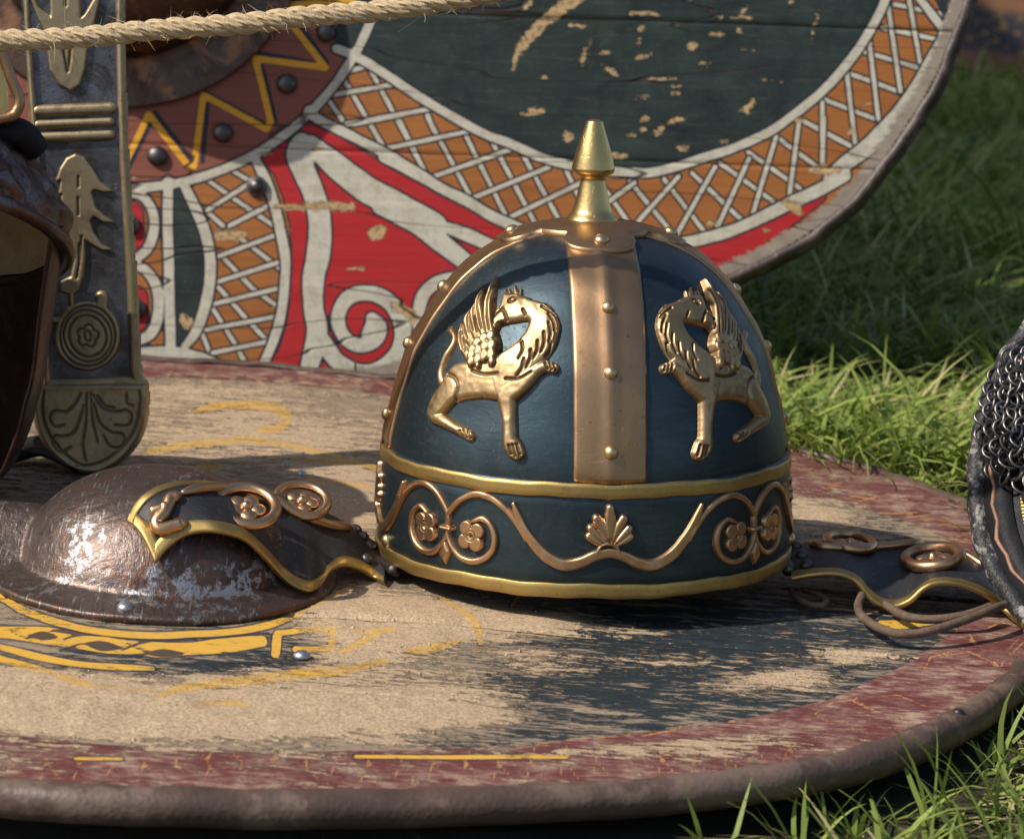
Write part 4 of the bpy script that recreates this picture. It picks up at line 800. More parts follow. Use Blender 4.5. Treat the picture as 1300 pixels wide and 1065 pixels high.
def edge_path(G, N, sides):
    out = []; m_, n, _ = G.shape
    seq = []
    if 'tip' in sides: seq += [(j, 0, 'x') for j in range(m_-1, 0, -2)]
    if 'near' in sides: seq += [(0, i, 'y') for i in range(0, n, 1)]
    for j, i, k in seq:
        p = G[j, i]; q = (G[min(j+1, m_-1), i]-p) if k == 'y' else (G[j, min(i+1, n-1)]-p); nn = N[j, i]; q = q-nn*(q@nn); q /= np.linalg.norm(q)+1e-12; out.append((p, q, nn))
    if 'tip' in sides and 'near' in sides:    # mitre
        pass
    P = np.array([o[1] for o in out]); Q = P.copy()
    for _ in range(3): Q[1:-1] = (Q[:-2]+2*Q[1:-1]+Q[2:])/4
    Q /= np.linalg.norm(Q, axis=1)[:, None]; return [(o[0], q, o[2]) for o, q in zip(out, Q)]
def flat_ring(g, c, nrm, ex, r0, rt, name='ring', sq=1.):
    ex = ex-nrm*(ex@nrm); ex /= np.linalg.norm(ex); ey = np.cross(nrm, ex); a = np.linspace(0, 2*math.pi, 41)[:-1]
    P = c+np.outer(np.cos(a)*r0, ex)+np.outer(np.sin(a)*r0*sq, ey)+nrm*rt*.4; V, F = tube(P, rt, 10, True); return link(name, mesh(name, V, F), M['tube'], g)
def rosette(g, c, nrm, ex, r):
    ex = ex-nrm*(ex@nrm); ex /= np.linalg.norm(ex); ey = np.cross(nrm, ex); parts = []
    for k in range(5): a = k*2*math.pi/5; V, F = stud(r*.42, r*.20, 12); V = V+np.array([r*.55*math.cos(a), r*.55*math.sin(a), 0]); parts.append((V, F.tolist()))
    V, F = stud(r*.3, r*.38, 12); parts.append((V, F.tolist())); V, F = join(parts); V = c+V[:, :1]*ex+V[:, 1:2]*ey+V[:, 2:]*nrm; link('rosette', mesh('rosette', V, F), M['tube'], g)
def line_on(g, surf, pts, r, name='scrollwork', mat='tube'):
    Q = smooth(pts, 8); P = np.array([surf(min(max(q[0], 0), 1), min(max(q[1], 0), 1), r*.45)[0] for q in Q]); rr = np.interp(np.linspace(0, 1, len(P)), [0, .08, .92, 1], [r*.4, r, r, r*.5]); V, F = tube(P, rr, 10); link(name, mesh(name, V, F), M[mat], g)

k2 = 3.671
def boss_depth(px, py):
    d = ray(px, py); t = np.linspace(1.05, 1.7, 2601); P = CAMP+d*t[:, None]-GP.o; x, y, z = P@GP.ex-BOSS_LOC[0], P@GP.ey-BOSS_LOC[1], P@GP.ez; r = np.hypot(x, y)
    h = np.maximum(np.interp(r, BOSS_PROF[::-1, 0], BOSS_PROF[::-1, 1], right=0), 0)+.0012; k = int(np.argmax(z < h)); return float((CAMP+d*t[k])[1])
def over_boss(px, py, margin, dflt):
    f = min(1, max(0, (px-345)/95)); f = f*f*(3-2*f); return (boss_depth(px, py)-margin)*(1-f)+dflt*f
nearL = [(150+x/k2, 580+y/k2, d) for x, y, d in ((172, 488, -.060), (230, 420, -.062), (300, 368, -.064), (380, 346, -.066), (470, 346, -.066), (560, 366, -.065), (620, 400, -.064), (690, 470, -.062), (760, 550, -.060), (830, 604, -.058), (900, 622, -.056), (950, 590, -.054), (990, 530, -.052), (1050, 504, -.050), (1120, 520, -.047), (1190, 560, -.044), (1243, 588, -.042))]
farL = [(150+x/k2, 580+y/k2, d) for x, y, d in ((48, 300, -.040), (70, 240, -.030), (120, 180, -.020), (190, 140, -.010), (280, 120, 0.), (400, 118, .004), (520, 128, .006), (640, 148, .006), (760, 178, .005), (880, 214, .004), (980, 262, .002), (1060, 304, 0.), (1130, 350, -.002), (1190, 388, -.004), (1240, 420, -.006))]
def clear_of(x, y, d, mg): return min(d, boss_depth(x, y)-mg)
nearL = [(x, y, clear_of(x, y, float(np.interp(x, [165, 205, 330, 400, 488], [-.128, -.124, -.104, -.085, -.042])), .006+.010*math.exp(-((x-290)/45)**2))) for x, y, d in nearL]
farL = [(x, y, clear_of(x, y, float(np.interp(x, [165, 230, 340, 488], [-.120, -.100, -.050, -.004])), .005)) for x, y, d in farL]
gL, sL, GL, NL = guard('cheek_guard', nearL, farL, .004, None, None)
edge_strip(gL, GL, NL, edge_path(GL, NL, ('tip', 'near')), w=.0066)
_p = edge_path(GL[::-1], NL[::-1], ('near',)); edge_strip(gL, GL, NL, _p[:34], w=.0050)
ex = np.array([1., 0, 0])
def put_ring(g, s, S_, F_, r, rt, sq, up=0.): p, nn = s(S_, F_, .0003); nn = nn*(1-up)+np.array([.10, -.45, .89])*up; nn = nn/np.linalg.norm(nn); p = p+nn*.0022*(up > 0); flat_ring(g, p, nn, ex, r, rt, 'ring', sq); rosette(g, p, nn, ex, r*.72)
def near_px(G, px, py):
    P = G.reshape(-1, 3)+np.array([HX, HY, HZ])-CAMP; z = P@_fw; d = np.hypot(650+F_PX*(P@_rt)/z-px, 532.5-F_PX*(P@_up)/z-py); i = int(np.argmin(d)); return (i % G.shape[1])/(G.shape[1]-1), (i//G.shape[1])/(G.shape[0]-1)
def on(G, k, ox, oy, pts): return [near_px(G, ox+x/k, oy+y/k) for x, y in pts]
L_ = lambda pts: on(GL, k2, 150, 580, pts)
a_ = L_([(590, 255)])[0]; put_ring(gL, sL, a_[0], a_[1], .0150, .0029, 1.0, .9)
a_ = L_([(860, 222)])[0]; put_ring(gL, sL, a_[0], a_[1], .0135, .0025, 1.0, .9)
line_on(gL, sL, L_([(300, 175), (380, 160), (460, 158), (560, 165), (640, 190), (720, 215), (800, 262), (900, 300), (1000, 330), (1070, 340)]), .0030)
line_on(gL, sL, L_([(215, 225), (215, 270), (190, 310), (200, 338), (260, 330), (300, 318)]), .0036, 'fleur'); line_on(gL, sL, L_([(150, 262), (190, 262), (225, 240), (240, 205), (290, 200)]), .0034, 'fleur'); line_on(gL, sL, L_([(160, 320), (200, 345), (240, 335), (290, 310), (320, 325)]), .0030, 'fleur')
rm = mesh('guard_rivet', *stud(.0036, .0028))
for q in L_([(1108, 338), (1150, 370), (1170, 412), (1165, 475), (1225, 408)]): p, nn = sL(*q, .0); o = link('rivet', rm, M['iron'], gL); orient(o, p, nn)
nearR = [(950+x/k2, 560+y/k2, d) for x, y, d in ((203, 640, -.040), (300, 622, -.042), (400, 616, -.044), (470, 632, -.045), (520, 665, -.046), (560, 720, -.047), (610, 760, -.048), (680, 772, -.048), (750, 745, -.048), (810, 690, -.048), (870, 662, -.047), (950, 660, -.046), (1030, 680, -.044), (1110, 715, -.042), (1180, 770, -.040), (1240, 830, -.038), (1290, 880, -.036))]
farR = [(950+x/k2, 560+y/k2, d) for x, y, d in ((185, 490, .002), (260, 472, .012), (350, 466, .018), (450, 466, .020), (560, 466, .021), (660, 468, .021), (760, 478, .020), (850, 490, .019), (950, 505, .017), (1040, 545, .014), (1110, 590, .010), (1170, 650, .004), (1230, 730, -.004), (1290, 820, -.014))]
nearR = [(x, y, clear_of(x, y, d, .010)) for x, y, d in nearR]
farR = [(x, y, clear_of(x, y, d, .012)) for x, y, d in farR]
gR, sR, GRr, NR = guard('cheek_guard', nearR, farR, .002, None, None)
edge_strip(gR, GRr, NR, edge_path(GRr, NR, ('near',)), w=.0062)
R_ = lambda pts: on(GRr, k2, 950, 560, pts)
a_ = R_([(865, 552)])[0]; put_ring(gR, sR, a_[0], a_[1], .0148, .0032, 1.3)
line_on(gR, sR, R_([(285, 480), (340, 500), (450, 508), (560, 500), (700, 486), (790, 480)]), .0026); line_on(gR, sR, R_([(960, 512), (1020, 540), (1075, 575), (1115, 600)]), .0022)
a_ = R_([(480, 478)])[0]; put_ring(gR, sR, a_[0], a_[1], .0125, .0026, 1.5)
for q in R_([(225, 488), (255, 530), (277, 576)]): p, nn = sR(*q, .0); o = link('rivet', rm, M['rivet'], gR); orient(o, p, nn)
# hinges, with their pins
for sx, az_ in ((-1, R(-68)), (1, R(80))):
    p, nn = BROW.S(np.array(az_), np.array(.004), .001); P = np.array([p+np.array([0, 0, -.006])+t*np.array([nn[1], -nn[0], 0])*1. for t in np.linspace(-.014, .014, 9)]); V, F = tube(P, .0032, 12); h = link('hinge', mesh('hinge', V, F), M['iron'], helmet)
    a = np.linspace(0, 2*math.pi, 25)[:-1]; tn = np.array([nn[1], -nn[0], 0]); Q = P[0 if sx > 0 else -1]+.0022*tn*(-1 if sx > 0 else 1)+np.outer(np.cos(a)*.0036, nn)+np.outer(np.sin(a)*.0036, [0, 0, 1.]); V, F = tube(Q, .0012, 8, True); link('pin_loop', mesh('pin_loop', V, F), M['iron'], h)
# brown lace looped under the right guard
def lace(pts, r): P = smooth([at_depth(950+x/k2, 560+y/k2, d)-np.array([HX, HY, HZ]) for x, y, d in pts], 6); V, F = tube(P, r, 10); link('chin_lace', mesh('chin_lace', V, F), M['lace'], helmet)
lace([(530, 715, -.050), (512, 765, -.060), (530, 815, -.078), (600, 865, -.100), (680, 893, -.108), (770, 897, -.108), (860, 880, -.104), (960, 850, -.096), (1060, 815, -.086), (1130, 785, -.076), (1200, 760, -.062)], .0023)
lace([(640, 760, -.050), (700, 800, -.066), (760, 822, -.074), (850, 830, -.076), (950, 822, -.074), (1050, 800, -.068), (1130, 770, -.055)], .0024)
lace([(200, 700, -.02), (260, 750, -.05), (330, 765, -.058), (365, 745, -.05), (330, 715, -.035), (260, 690, -.02)], .0016)

# ------------------------------------------------------------------ flat relief helper for the scabbard
def panel_relief(name, pl, x0, x1, y0, y1, step, fn, mat, parent, lim=-.0004):
    """ornament on a flat plane; the outline points are given on the photograph and carried to the plane by fn"""
    c = pl.uvs([(x0, y0), (x1, y0), (x1, y1), (x0, y1)]); us = np.arange(c[:, 0].min(), c[:, 0].max(), step); vs = np.arange(c[:, 1].min(), c[:, 1].max(), step)
    U, V = np.meshgrid(us, vs); P = np.stack([U.ravel(), V.ravel()], 1); h, g = fn(pl.px(P)); F = grid_faces(len(us), len(vs)); F = F[(h[F] > lim).any(1)]
    S, F, at = compact(np.c_[P, h], F, {'groove': g}); return link(name, mesh(name, S, F, True, at), mat, parent)
SP = Plane((-.262, .134, .0), (1, .10, .01), (0, .06, 1))
def make_scabbard():
    t = thing('scabbard', 'broad pewter grey sword scabbard with brass leaf ornaments standing at the left', 'scabbard', SP.mat())
    c1 = lambda p: cp(0, 0, S3, p); c2 = lambda p: cp(0, 300, S3, p); mm = .001
    left = [(26, -140), (27, 0), (30, 62), (38, 136), (42, 190), (44, 300), (50, 400), (54, 484)]; right = [(176, 484), (171, 430), (166, 340), (162, 250), (157, 140), (154, 60), (151, 0), (147, -140)]
    body = [tuple(SP.uv(*p)) for p in left+right]; n = len(body)
    V = [(x, y, 0.) for x, y in body]+[(x, y, -.012) for x, y in body]; link('plate', mesh('plate', V, [list(range(n))[::-1], list(range(n, 2*n))]+[[i, (i+1) % n, (i+1) % n+n, i+n] for i in range(n)], False), M['dullsteel'], t)
    pxh = .43*mm
    def frame_r(P): return puff(np.minimum(sd_stroke(P, [(151, -140, 5), (152, 0, 5), (155, 140, 5), (160, 250, 5.4), (166, 340, 6), (170, 430, 6.5), (172, 470, 7), (178, 490, 6)], n=3), 1e3)*pxh, 2.4*mm, 2.6*mm), np.zeros(len(P))
    def frame_l(P): return puff(sd_stroke(P, [(33, -140, 4), (34, 0, 4), (37, 62, 4), (42, 136, 4), (46, 200, 4), (50, 320, 4.5), (56, 420, 5), (60, 484, 5)], n=3)*pxh, 1.8*mm, 2.4*mm), np.zeros(len(P))
    panel_relief('frame', SP, 135, 195, -140, 500, .0009, frame_r, M['dullbrass'], t); panel_relief('frame', SP, 20, 75, -140, 500, .0009, frame_l, M['dullbrass'], t)
    for y0, y1, w in ((141.5, 138, 7.5), (158.5, 155, 6.2), (175, 171.5, 6.8)):
        panel_relief('bar', SP, 34, 156, y0-16, y1+16, .0009, (lambda P, a=y0, b=y1, w=w: (puff(sd_stroke(P, [(48, a, w), (140, b, w)], n=1)*pxh, 2.6*mm, 2.6*mm), np.zeros(len(P)))), M['dullbrass'], t)
    panel_relief('bar', SP, 50, 195, 470, 505, .0009, lambda P: (puff(sd_stroke(P, [(60, 487, 6), (110, 486, 6.5), (160, 484, 6.5), (176, 487, 7)], n=1)*pxh, 2.4*mm, 2.8*mm), np.clip(1-np.abs(sd_stroke(P, [(60, 492.5, 0), (175, 490.5, 0)], n=1))/1.2, 0, 1)), M['dullbrass'], t)
    vase = c1([(100, -60), (125, 0), (150, 70), (178, 125), (192, 200), (205, 290), (240, 350), (290, 376), (330, 350), (352, 280), (364, 180), (388, 100), (412, 0), (440, -60), (388, -10), (345, 62), (332, 72), (328, -60), (205, -60), (207, 70), (160, 30), (140, -20)])
    def vf(P): d = sd_poly(P, vase); g = sd_any(P, [c1([(262, 205), (270, 250), (278, 295)]), c1([(290, 200), (286, 250), (280, 290)]), c1([(270, -20), (270, 25)])], 1.2, 1); q = np.exp(-(np.maximum(g, 0)/.8)**2); return puff(d*pxh, 1.0*mm, 2.0*mm)-.7*mm*q, q*.8
    panel_relief('leaf_ornament', SP, 25, 145, -60, 122, .0006, vf, M['dullbrass'], t)
    plume = c1([(310, 630), (272, 648), (245, 690), (228, 745), (248, 740), (240, 800), (252, 797), (242, 870), (258, 868), (245, 945), (272, 940), (240, 1022), (285, 998), (300, 1080)])+c2([(305, 90), (290, 165), (248, 185), (240, 225), (280, 240), (285, 290), (305, 290), (305, 240), (325, 222), (345, 160), (352, 60)])+c1([(352, 1075), (348, 985), (372, 1002), (420, 1030), (462, 1024), (420, 1000), (385, 950), (372, 905), (385, 890), (425, 915), (472, 912), (430, 885), (395, 850), (378, 790), (388, 780), (425, 792), (470, 786), (415, 745), (382, 690), (350, 645)])
    def pf(P):
        d = sd_poly(P, plume); g = sd_any(P, [c1([(322, 725), (322, 765)]), c1([(320, 810), (322, 880)]), c1([(325, 1000), (325, 1060)]), c2([(335, 0), (330, 80), (315, 170)])], 1.1, 1); q = np.exp(-(np.maximum(g, 0)/.8)**2)
        return puff(d*pxh, 1.1*mm, 2.0*mm)-.7*mm*q, q*.8
    panel_relief('leaf_ornament', SP, 62, 155, 188, 400, .0006, pf, M['dullbrass'], t)
    cx, cy = c2([(358, 408)])[0]
    def rf(P):
        x, y = P[:, 0]-cx, P[:, 1]-cy; r = np.hypot(x, y*.97); an = np.arctan2(y, x); d = np.minimum(r-43, sd_any(P, [c2([(415, 300), (418, 250)])], 8.5, 1)); d = np.minimum(d, sd_stroke(P, [c2([(215, 345, 14)])[0], c2([(255, 340, 16)])[0], c2([(285, 300, 14)])[0]], n=3))
        h = puff(d*pxh, 1.8*mm, 2.4*mm); g = np.zeros(len(P))
        for rr, w in ((36, 1.3), (31, 1.2), (24.5, 1.2), (5, .9)): q = np.exp(-((r-rr-1.2*np.sin(an*2+rr))/w)**2); g = np.maximum(g, q)
        fr = 14*(.72+.28*np.abs(np.cos(an*2.5+.4))); q = np.exp(-((r-fr)/1.1)**2); g = np.maximum(g, q)
        return h-.8*mm*g, g*.8
    panel_relief('rosette', SP, 55, 162, 365, 475, .0006, rf, M['dullbrass'], t)
    chape = c2([(140, 625), (160, 606), (350, 600), (560, 600), (598, 612), (602, 700), (590, 780), (560, 850), (510, 910), (450, 952), (390, 972), (310, 962), (235, 915), (180, 850), (148, 780), (136, 700)])
    gl = [c2(q) for q in ([(180, 620), (175, 720), (200, 800), (250, 870), (310, 920), (355, 935), (430, 915), (500, 860), (550, 790), (572, 700), (572, 630)], [(355, 640), (352, 760), (340, 850), (352, 915)], [(372, 640), (380, 750), (400, 840)], [(330, 640), (310, 680), (270, 715), (225, 710), (205, 740), (225, 775), (262, 770)], [(345, 690), (310, 790), (270, 815), (225, 815), (218, 850), (250, 880), (290, 860)],
                           [(385, 650), (420, 700), (480, 715), (520, 710), (540, 735), (525, 770), (470, 770)], [(385, 680), (410, 760), (460, 800), (500, 805), (512, 835), (490, 862), (450, 855), (425, 815)], [(520, 640), (520, 680), (545, 690)], [(400, 650), (430, 690), (470, 700)])]
    def cf(P):
        d = sd_poly(P, chape, 2); g = sd_any(P, gl, .9, 4); q = np.exp(-(np.maximum(g, 0)/.8)**2); e = np.exp(-((d+5.5)/1.8)**2); return puff(d*pxh, 2.6*mm, 5.5*mm, 6)-.5*mm*q+.3*mm*e, q*.5
    panel_relief('chape', SP, 36, 195, 480, 610, .0006, cf, M['dullbrass'], t, lim=-.006)
make_scabbard()

# ------------------------------------------------------------------ the helmet at the left edge, tipped back
def make_left_helmet():
    c = at_depth(-152, 285, .03); t = thing('helmet', 'dark embossed bronze helmet at the left edge, tipped back with open face', 'helmet', Matrix.Translation(tuple(c)) @ Matrix.Rotation(R(-24), 4, 'X') @ Matrix.Rotation(R(5), 4, 'Y'))
    k = .000428; 
    pr = smooth([(236, 0), (234, 10), (226, 40), (214, 70), (196, 95), (165, 130), (120, 160), (60, 178), (1, 184)], 5)*k; V, F = lathe(pr, 120)
    a = np.arctan2(V[:, 1], V[:, 0]); z = V[:, 2]/k; r = np.hypot(V[:, 0], V[:, 1]); b = .006*np.maximum(0, np.sin(a*9+z*.045))**2*np.exp(-((z-38)/26)**2)+.0045*(vnoise(np.c_[a*12, z*.08], 1., 3)-.4)*(z < 90); V[:, 0] *= 1+b/r.clip(.01); V[:, 1] *= 1+b/r.clip(.01)
    link('skull', mesh('skull', V, F), M['bossbronze'], t)
    pr = np.array([(228, 6), (238, 8), (246, 3), (247, -6), (240, -11), (230, -8), (224, -2), (228, 6)])*k; V, F = lathe(smooth(pr, 3), 120); link('brim', mesh('brim', V, F), M['bossbronze'], t)
    pr = np.array([(224, 2), (222, 26), (205, 60), (150, 110), (60, 140), (1, 144)])*k; V, F = lathe(smooth(pr, 3), 80); V[:, 2] += .002*(vnoise(V[:, :2], 60, 4)-.5); link('liner', mesh('liner', V, F[:, ::-1]), M['liner'], t)
    # neck and cheek sheet hanging from the brim, seen from the inside
    pr = smooth([(232, 4), (229, -15), (220, -65), (212, -115), (202, -195), (190, -245), (177, -275), (157, -315), (120, -352), (70, -380)], 5)*k; V, F = lathe(pr, 90, R(-14), R(200))
    V[:, :2] += (.0025*(vnoise(V[:, 1:], 40, 3)-.5))[:, None]; inv = (Matrix.Rotation(R(-24), 3, 'X') @ Matrix.Rotation(R(5), 3, 'Y')).inverted(); V = V @ np.array(inv).T
    o = link('neck_guard', mesh('neck_guard', V, F), M['shell'], t); s = o.modifiers.new('thick', 'SOLIDIFY'); s.thickness = .0016; s.offset = 0
make_left_helmet()
def loose_bits():
    t = thing('strap', 'black leather strap with a pale steel tab lying below the scabbard tip', 'strap', Matrix.Identity(4))
    g = lambda px, py, z=0.: GP.o+GP.uv(px, py)[0]*GP.ex+GP.uv(px, py)[1]*GP.ey+np.array([0, 0, z])
    P = smooth([g(-20, 598, .004), g(15, 592, .006), g(40, 590, .010), g(60, 594, .013), g(85, 602, .010), g(100, 604, .005), g(112, 600, .003)], 6); V, F = tube(P, .0055, 10); V[:, 2] = (V[:, 2]-V[:, 2].min())*.6+P[:, 2].min()-.002; link('leather', mesh('leather', V, F), M['blackleather'], t)
    P = smooth([g(36, 577, .006), g(55, 583, .010), g(80, 592, .010), g(100, 600, .004)], 5); V, F = tube(P, .005, 8); link('leather', mesh('leather', V, F), M['blackleather'], t)
    a, b = g(54, 592, .0185), g(98, 597, .0165); d = np.array([0, .008, .0045]); V = [a, b, b+d, a+d]+[x-np.array([0, 0, .0014]) for x in (a, b, b+d, a+d)]
    link('tab', mesh('tab', V, [[0, 1, 2, 3], [7, 6, 5, 4], [0, 4, 5, 1], [1, 5, 6, 2], [2, 6, 7, 3], [3, 7, 4, 0]], False), M['zinc'], t)
    c = at_depth(-4, 665, -.02); a = np.linspace(0, 2*math.pi, 33)[:-1]; P = c+np.outer(np.cos(a)*.0105, [.9, .3, .1])+np.outer(np.sin(a)*.0085, [0, -.2, 1.]); V, F = tube(P, .0013, 8, True)
    o = link('buckle_ring', mesh('buckle_ring', V, F), M['zinc']); tag(o, 'small bright steel ring against the shield boss at the left edge', 'ring')
    # gilt plaque with a copper frame above the left helmet
    pl = Plane(at_depth(5, 110, .0), (1, .25, 0), (0, .1, 1)); th = thing('gilt_plaque', 'gilt plaque in a rounded copper frame above the left helmet', 'ornament', pl.mat()); u = pl.uvs([(-60, 75), (0, 78), (10, 110), (12, 138), (0, 148), (-60, 152)])
    V = [(x, y, 0.) for x, y in u]+[(x, y, -.006) for x, y in u]; n = len(u); link('plate', mesh('plate', V, [list(range(n)), list(range(2*n-1, n-1, -1))]+[[i, (i+1) % n, (i+1) % n+n, i+n] for i in range(n)], False), M['finial'], th)
    Q = pl.uvs([(-60, 66), (-5, 66), (4, 72), (14, 100), (24, 125), (22, 140), (8, 150), (-60, 160)]); Q = smooth(Q, 5); V, F = tube(np.c_[Q, np.zeros(len(Q))], .0030, 10); link('frame', mesh('frame', V, F), M['copper'], th)
    hang = smooth([at_depth(-60, 178, .01), at_depth(0, 168, .01), at_depth(26, 170, .012), at_depth(44, 190, .02)], 6); V, F = tube(hang, .008, 10); o = link('leather_band', mesh('leather_band', V, F), M['blackleather']); tag(o, 'dark leather band lying over the crown of the left helmet', 'leather band')
loose_bits()

# ------------------------------------------------------------------ rope across the top
def make_rope():
    t = thing('rope', 'thick pale hemp rope stretched across the top left corner', 'rope', Matrix.Identity(4))
    pts = [(-700, 80), (-350, 66), (-120, 57), (0, 51.5), (60, 50), (120, 46), (200, 38), (300, 31), (400, 20), (480, 14), (560, 2), (650, -14), (850, -58), (1150, -140)]
    P = smooth([at_depth(x, y, -.10-.00002*x) for x, y in pts], 26); s = np.r_[0, np.cumsum(np.linalg.norm(np.diff(P, axis=0), axis=1))]; S = np.linspace(0, s[-1], 620); P = np.stack([np.interp(S, s, P[:, i]) for i in range(3)], 1)
    _, T, N, B = frame_path(P); pitch = .030
    for k in range(3):
        ph = 2*math.pi*(S/pitch+k/3); C = P+(np.cos(ph)[:, None]*N+np.sin(ph)[:, None]*B)*.0025; C2, T2, N2, B2 = frame_path(C); seg = 14; a = np.arange(seg)*2*math.pi/seg
        rad = .0029*(1+.05*np.sin(S*210+k))[:, None]*(1+.055*np.cos(a[None]*6+(S/.011)[:, None]*6.28)); tw = a[None]
        V = C2[:, None]+rad[:, :, None]*(np.cos(tw)[:, :, None]*N2[:, None]+np.sin(tw)[:, :, None]*B2[:, None]); fib = (.5+.5*np.cos(a[None]*6+(S/.011)[:, None]*6.28)).ravel()
        link('strand', mesh('strand', V.reshape(-1, 3), grid_faces(seg, len(S), True), True, {'fib': fib}), M['rope'], t)
    Vs = []; Fs = []; n = 0
    for q in range(520):                         # loose fibres
        i = rng.integers(150, 520); a = rng.random()*6.28; o0 = P[i]+(math.cos(a)*N[i]+math.sin(a)*B[i])*.0050; d = (math.cos(a)*N[i]+math.sin(a)*B[i])*rng.uniform(.2, .9)+T[i]*rng.uniform(-1, 1); d /= np.linalg.norm(d); L = rng.gamma(2, .0016)+.001; bend = rng.normal(0, .5, 3)
        pts_ = [o0+d*L*f+bend*L*f*f*.6 for f in (0, .35, .7, 1)]; w = np.cross(d, ray(300, 30)); w /= np.linalg.norm(w)+1e-9; w *= .00011
        for j, p in enumerate(pts_): Vs += [p-w*(1-j*.25), p+w*(1-j*.25)]
        for j in range(3): Fs.append([n+2*j, n+2*j+1, n+2*j+3, n+2*j+2])
        n += 8
    o = link('fibres', mesh('fibres', Vs, Fs, False, {'fib': np.ones(len(Vs))}), M['rope'], t); o['kind'] = 'stuff'
make_rope()

# ------------------------------------------------------------------ right edge: black-rimmed shield with a heap of mail
def make_right():
    pl = Plane(at_depth(1232, 640, .0), (.86, -.50, .10), (.08, .62, .78)); t = thing('round_shield', 'black leather rimmed shield leaning at the right edge under chain mail', 'shield', pl.mat())
    px = [(1312, 395), (1290, 425), (1268, 455), (1252, 490), (1240, 530), (1233, 570), (1229, 610), (1229, 645), (1234, 680), (1245, 712), (1260, 742), (1282, 775), (1306, 803)]
    u = pl.uvs(px); c = np.array([u[:, 0].max()+.17, u[6, 1]-.01]); th = np.arctan2(u[:, 1]-c[1], u[:, 0]-c[0]) % (2*math.pi); r = np.linalg.norm(u-c, axis=1)
    k = np.argsort(th); th, r = th[k], r[k]; T = np.linspace(0, 2*math.pi, 241)[:-1]; rr = np.interp(T, np.r_[0, .6, 1.2, th[0]-.3, th, th[-1]+.3, 5.2, 5.8, 2*math.pi], np.r_[.24, .24, .24, r[0], r, r[-1], .24, .24, .24])
    for _ in range(4): rr = (np.roll(rr, 1)+2*rr+np.roll(rr, -1))/4
    def ringp(d, z): return np.stack([c[0]+(rr+d)*np.cos(T), c[1]+(rr+d)*np.sin(T), np.broadcast_to(z, T.shape)], 1)
    n = 240; w = .0008*np.sin(T*60)+.0006*np.sin(T*23+1)
    V = np.concatenate([ringp(d+w*.6, z+w*.5) for d, z in ((-.0105, .000), (-.0095, .0040), (-.006, .0062), (-.002, .0055), (.0005, .001), (.0005, -.006), (-.002, -.011))]); link('rim', mesh('rim', V, grid_faces(n, 7, True)), M['blackworn'], t)
    V = np.concatenate([ringp(-.0255, .0012), ringp(-.0235, .0030), ringp(-.0098, .0030), ringp(-.0096, .0006)]); link('leather_facing', mesh('leather_facing', V, grid_faces(n, 4, True)), M['blackleather'], t)
    V = np.concatenate([ringp(-.0158+w*1.2, .0031), ringp(-.0155+w*1.2, .0037), ringp(-.0140+w*1.4, .0037), ringp(-.0137+w*1.4, .0031)]); link('copper_line', mesh('copper_line', V, grid_faces(n, 4, True)), M['coppertape'], t)
    V = np.concatenate([ringp(-.0200, .0), ringp(-.0200, -.009)]); V = np.concatenate([V, [[c[0], c[1], .0], [c[0], c[1], -.009]]]); F = [[i, (i+1) % n, 2*n] for i in range(n)]+[[i+n, 2*n+1, (i+1) % n+n] for i in range(n)]; link('board', mesh('board', V, F, False), M['blackleather'], t)
    for q in range(16):                          # yellow ticks painted by the edge
        a = np.interp(632+q*5., [p[1] for p in px], np.unwrap(np.arctan2(u[:, 1]-c[1], u[:, 0]-c[0]))); R0 = np.interp(a % (2*math.pi), T, rr); e = np.array([math.cos(a), math.sin(a)]); f = np.array([-e[1], e[0]]); p0 = c+e*(R0-.030); p1 = c+e*(R0-.040)
        V = [(*(p0+f*.0006), .0009), (*(p0-f*.0006), .0009), (*(p1-f*.0006), .0009), (*(p1+f*.0006), .0009), (*(p0+f*.0006), .0), (*(p0-f*.0006), .0), (*(p1-f*.0006), .0), (*(p1+f*.0006), .0)]; link('tick', mesh('tick', V, [[0, 1, 2, 3], [0, 4, 5, 1], [1, 5, 6, 2], [2, 6, 7, 3], [3, 7, 4, 0]], False), M['yellow'], t)
    # chain mail
    mt = thing('chain_mail', 'heap of grey steel chain mail lying on the black rimmed shield', 'chain mail', pl.mat())
    bl = pl.uvs([(1254, 585), (1252, 545), (1258, 505), (1272, 478), (1288, 462), (1320, 440), (1400, 430), (1500, 520), (1420, 640), (1320, 640), (1290, 622), (1268, 610)]); hid = []
    a = np.linspace(0, 2*math.pi, 17)[:-1]; V, F = tube(np.c_[np.cos(a)*.0058, np.sin(a)*.0052, 0*a], .00095, 7, True); rm_ = mesh('mail_ring', V, F); cnt = 0
    sp = .0066
    for j in range(-24, 60):
        for i in range(-10, 60):
            x = u[:, 0].min()+i*sp+(j % 2)*sp*.5; y = u[6, 1]+j*sp*.72; d = sd_poly(np.array([[x, y]]), bl)[0]
            if d > 0 or cnt > 290: continue
            if pl.px(np.array([[x, y]]))[0, 0] > 1345: continue
            z = .004+.015*min(1, (-d/.02))**.6+.004*math.sin(x*160)*math.cos(y*130); o = link('ring', rm_, M['mail'], mt); o.location = (x+rng.normal(0, .0004), y+rng.normal(0, .0004), z+rng.normal(0, .0005)); tl = .62*(1 if j % 2 else -1)+rng.normal(0, .12); o.rotation_euler = (rng.normal(0, .15), tl, rng.random()*.3); cnt += 1
    # dark padding beneath the mail
    g_ = 40; q = smooth(bl, 5, True); cc = q.mean(0); rings = [np.c_[cc+(q-cc)*f*.96, np.full(len(q), .001+.0125*(1-f**2.5))] for f in (1, .9, .75, .5, .25, .02)]; link('padding', mesh('padding', np.concatenate(rings), grid_faces(len(q), 6, True)), M['blackleather'], mt)
make_right()

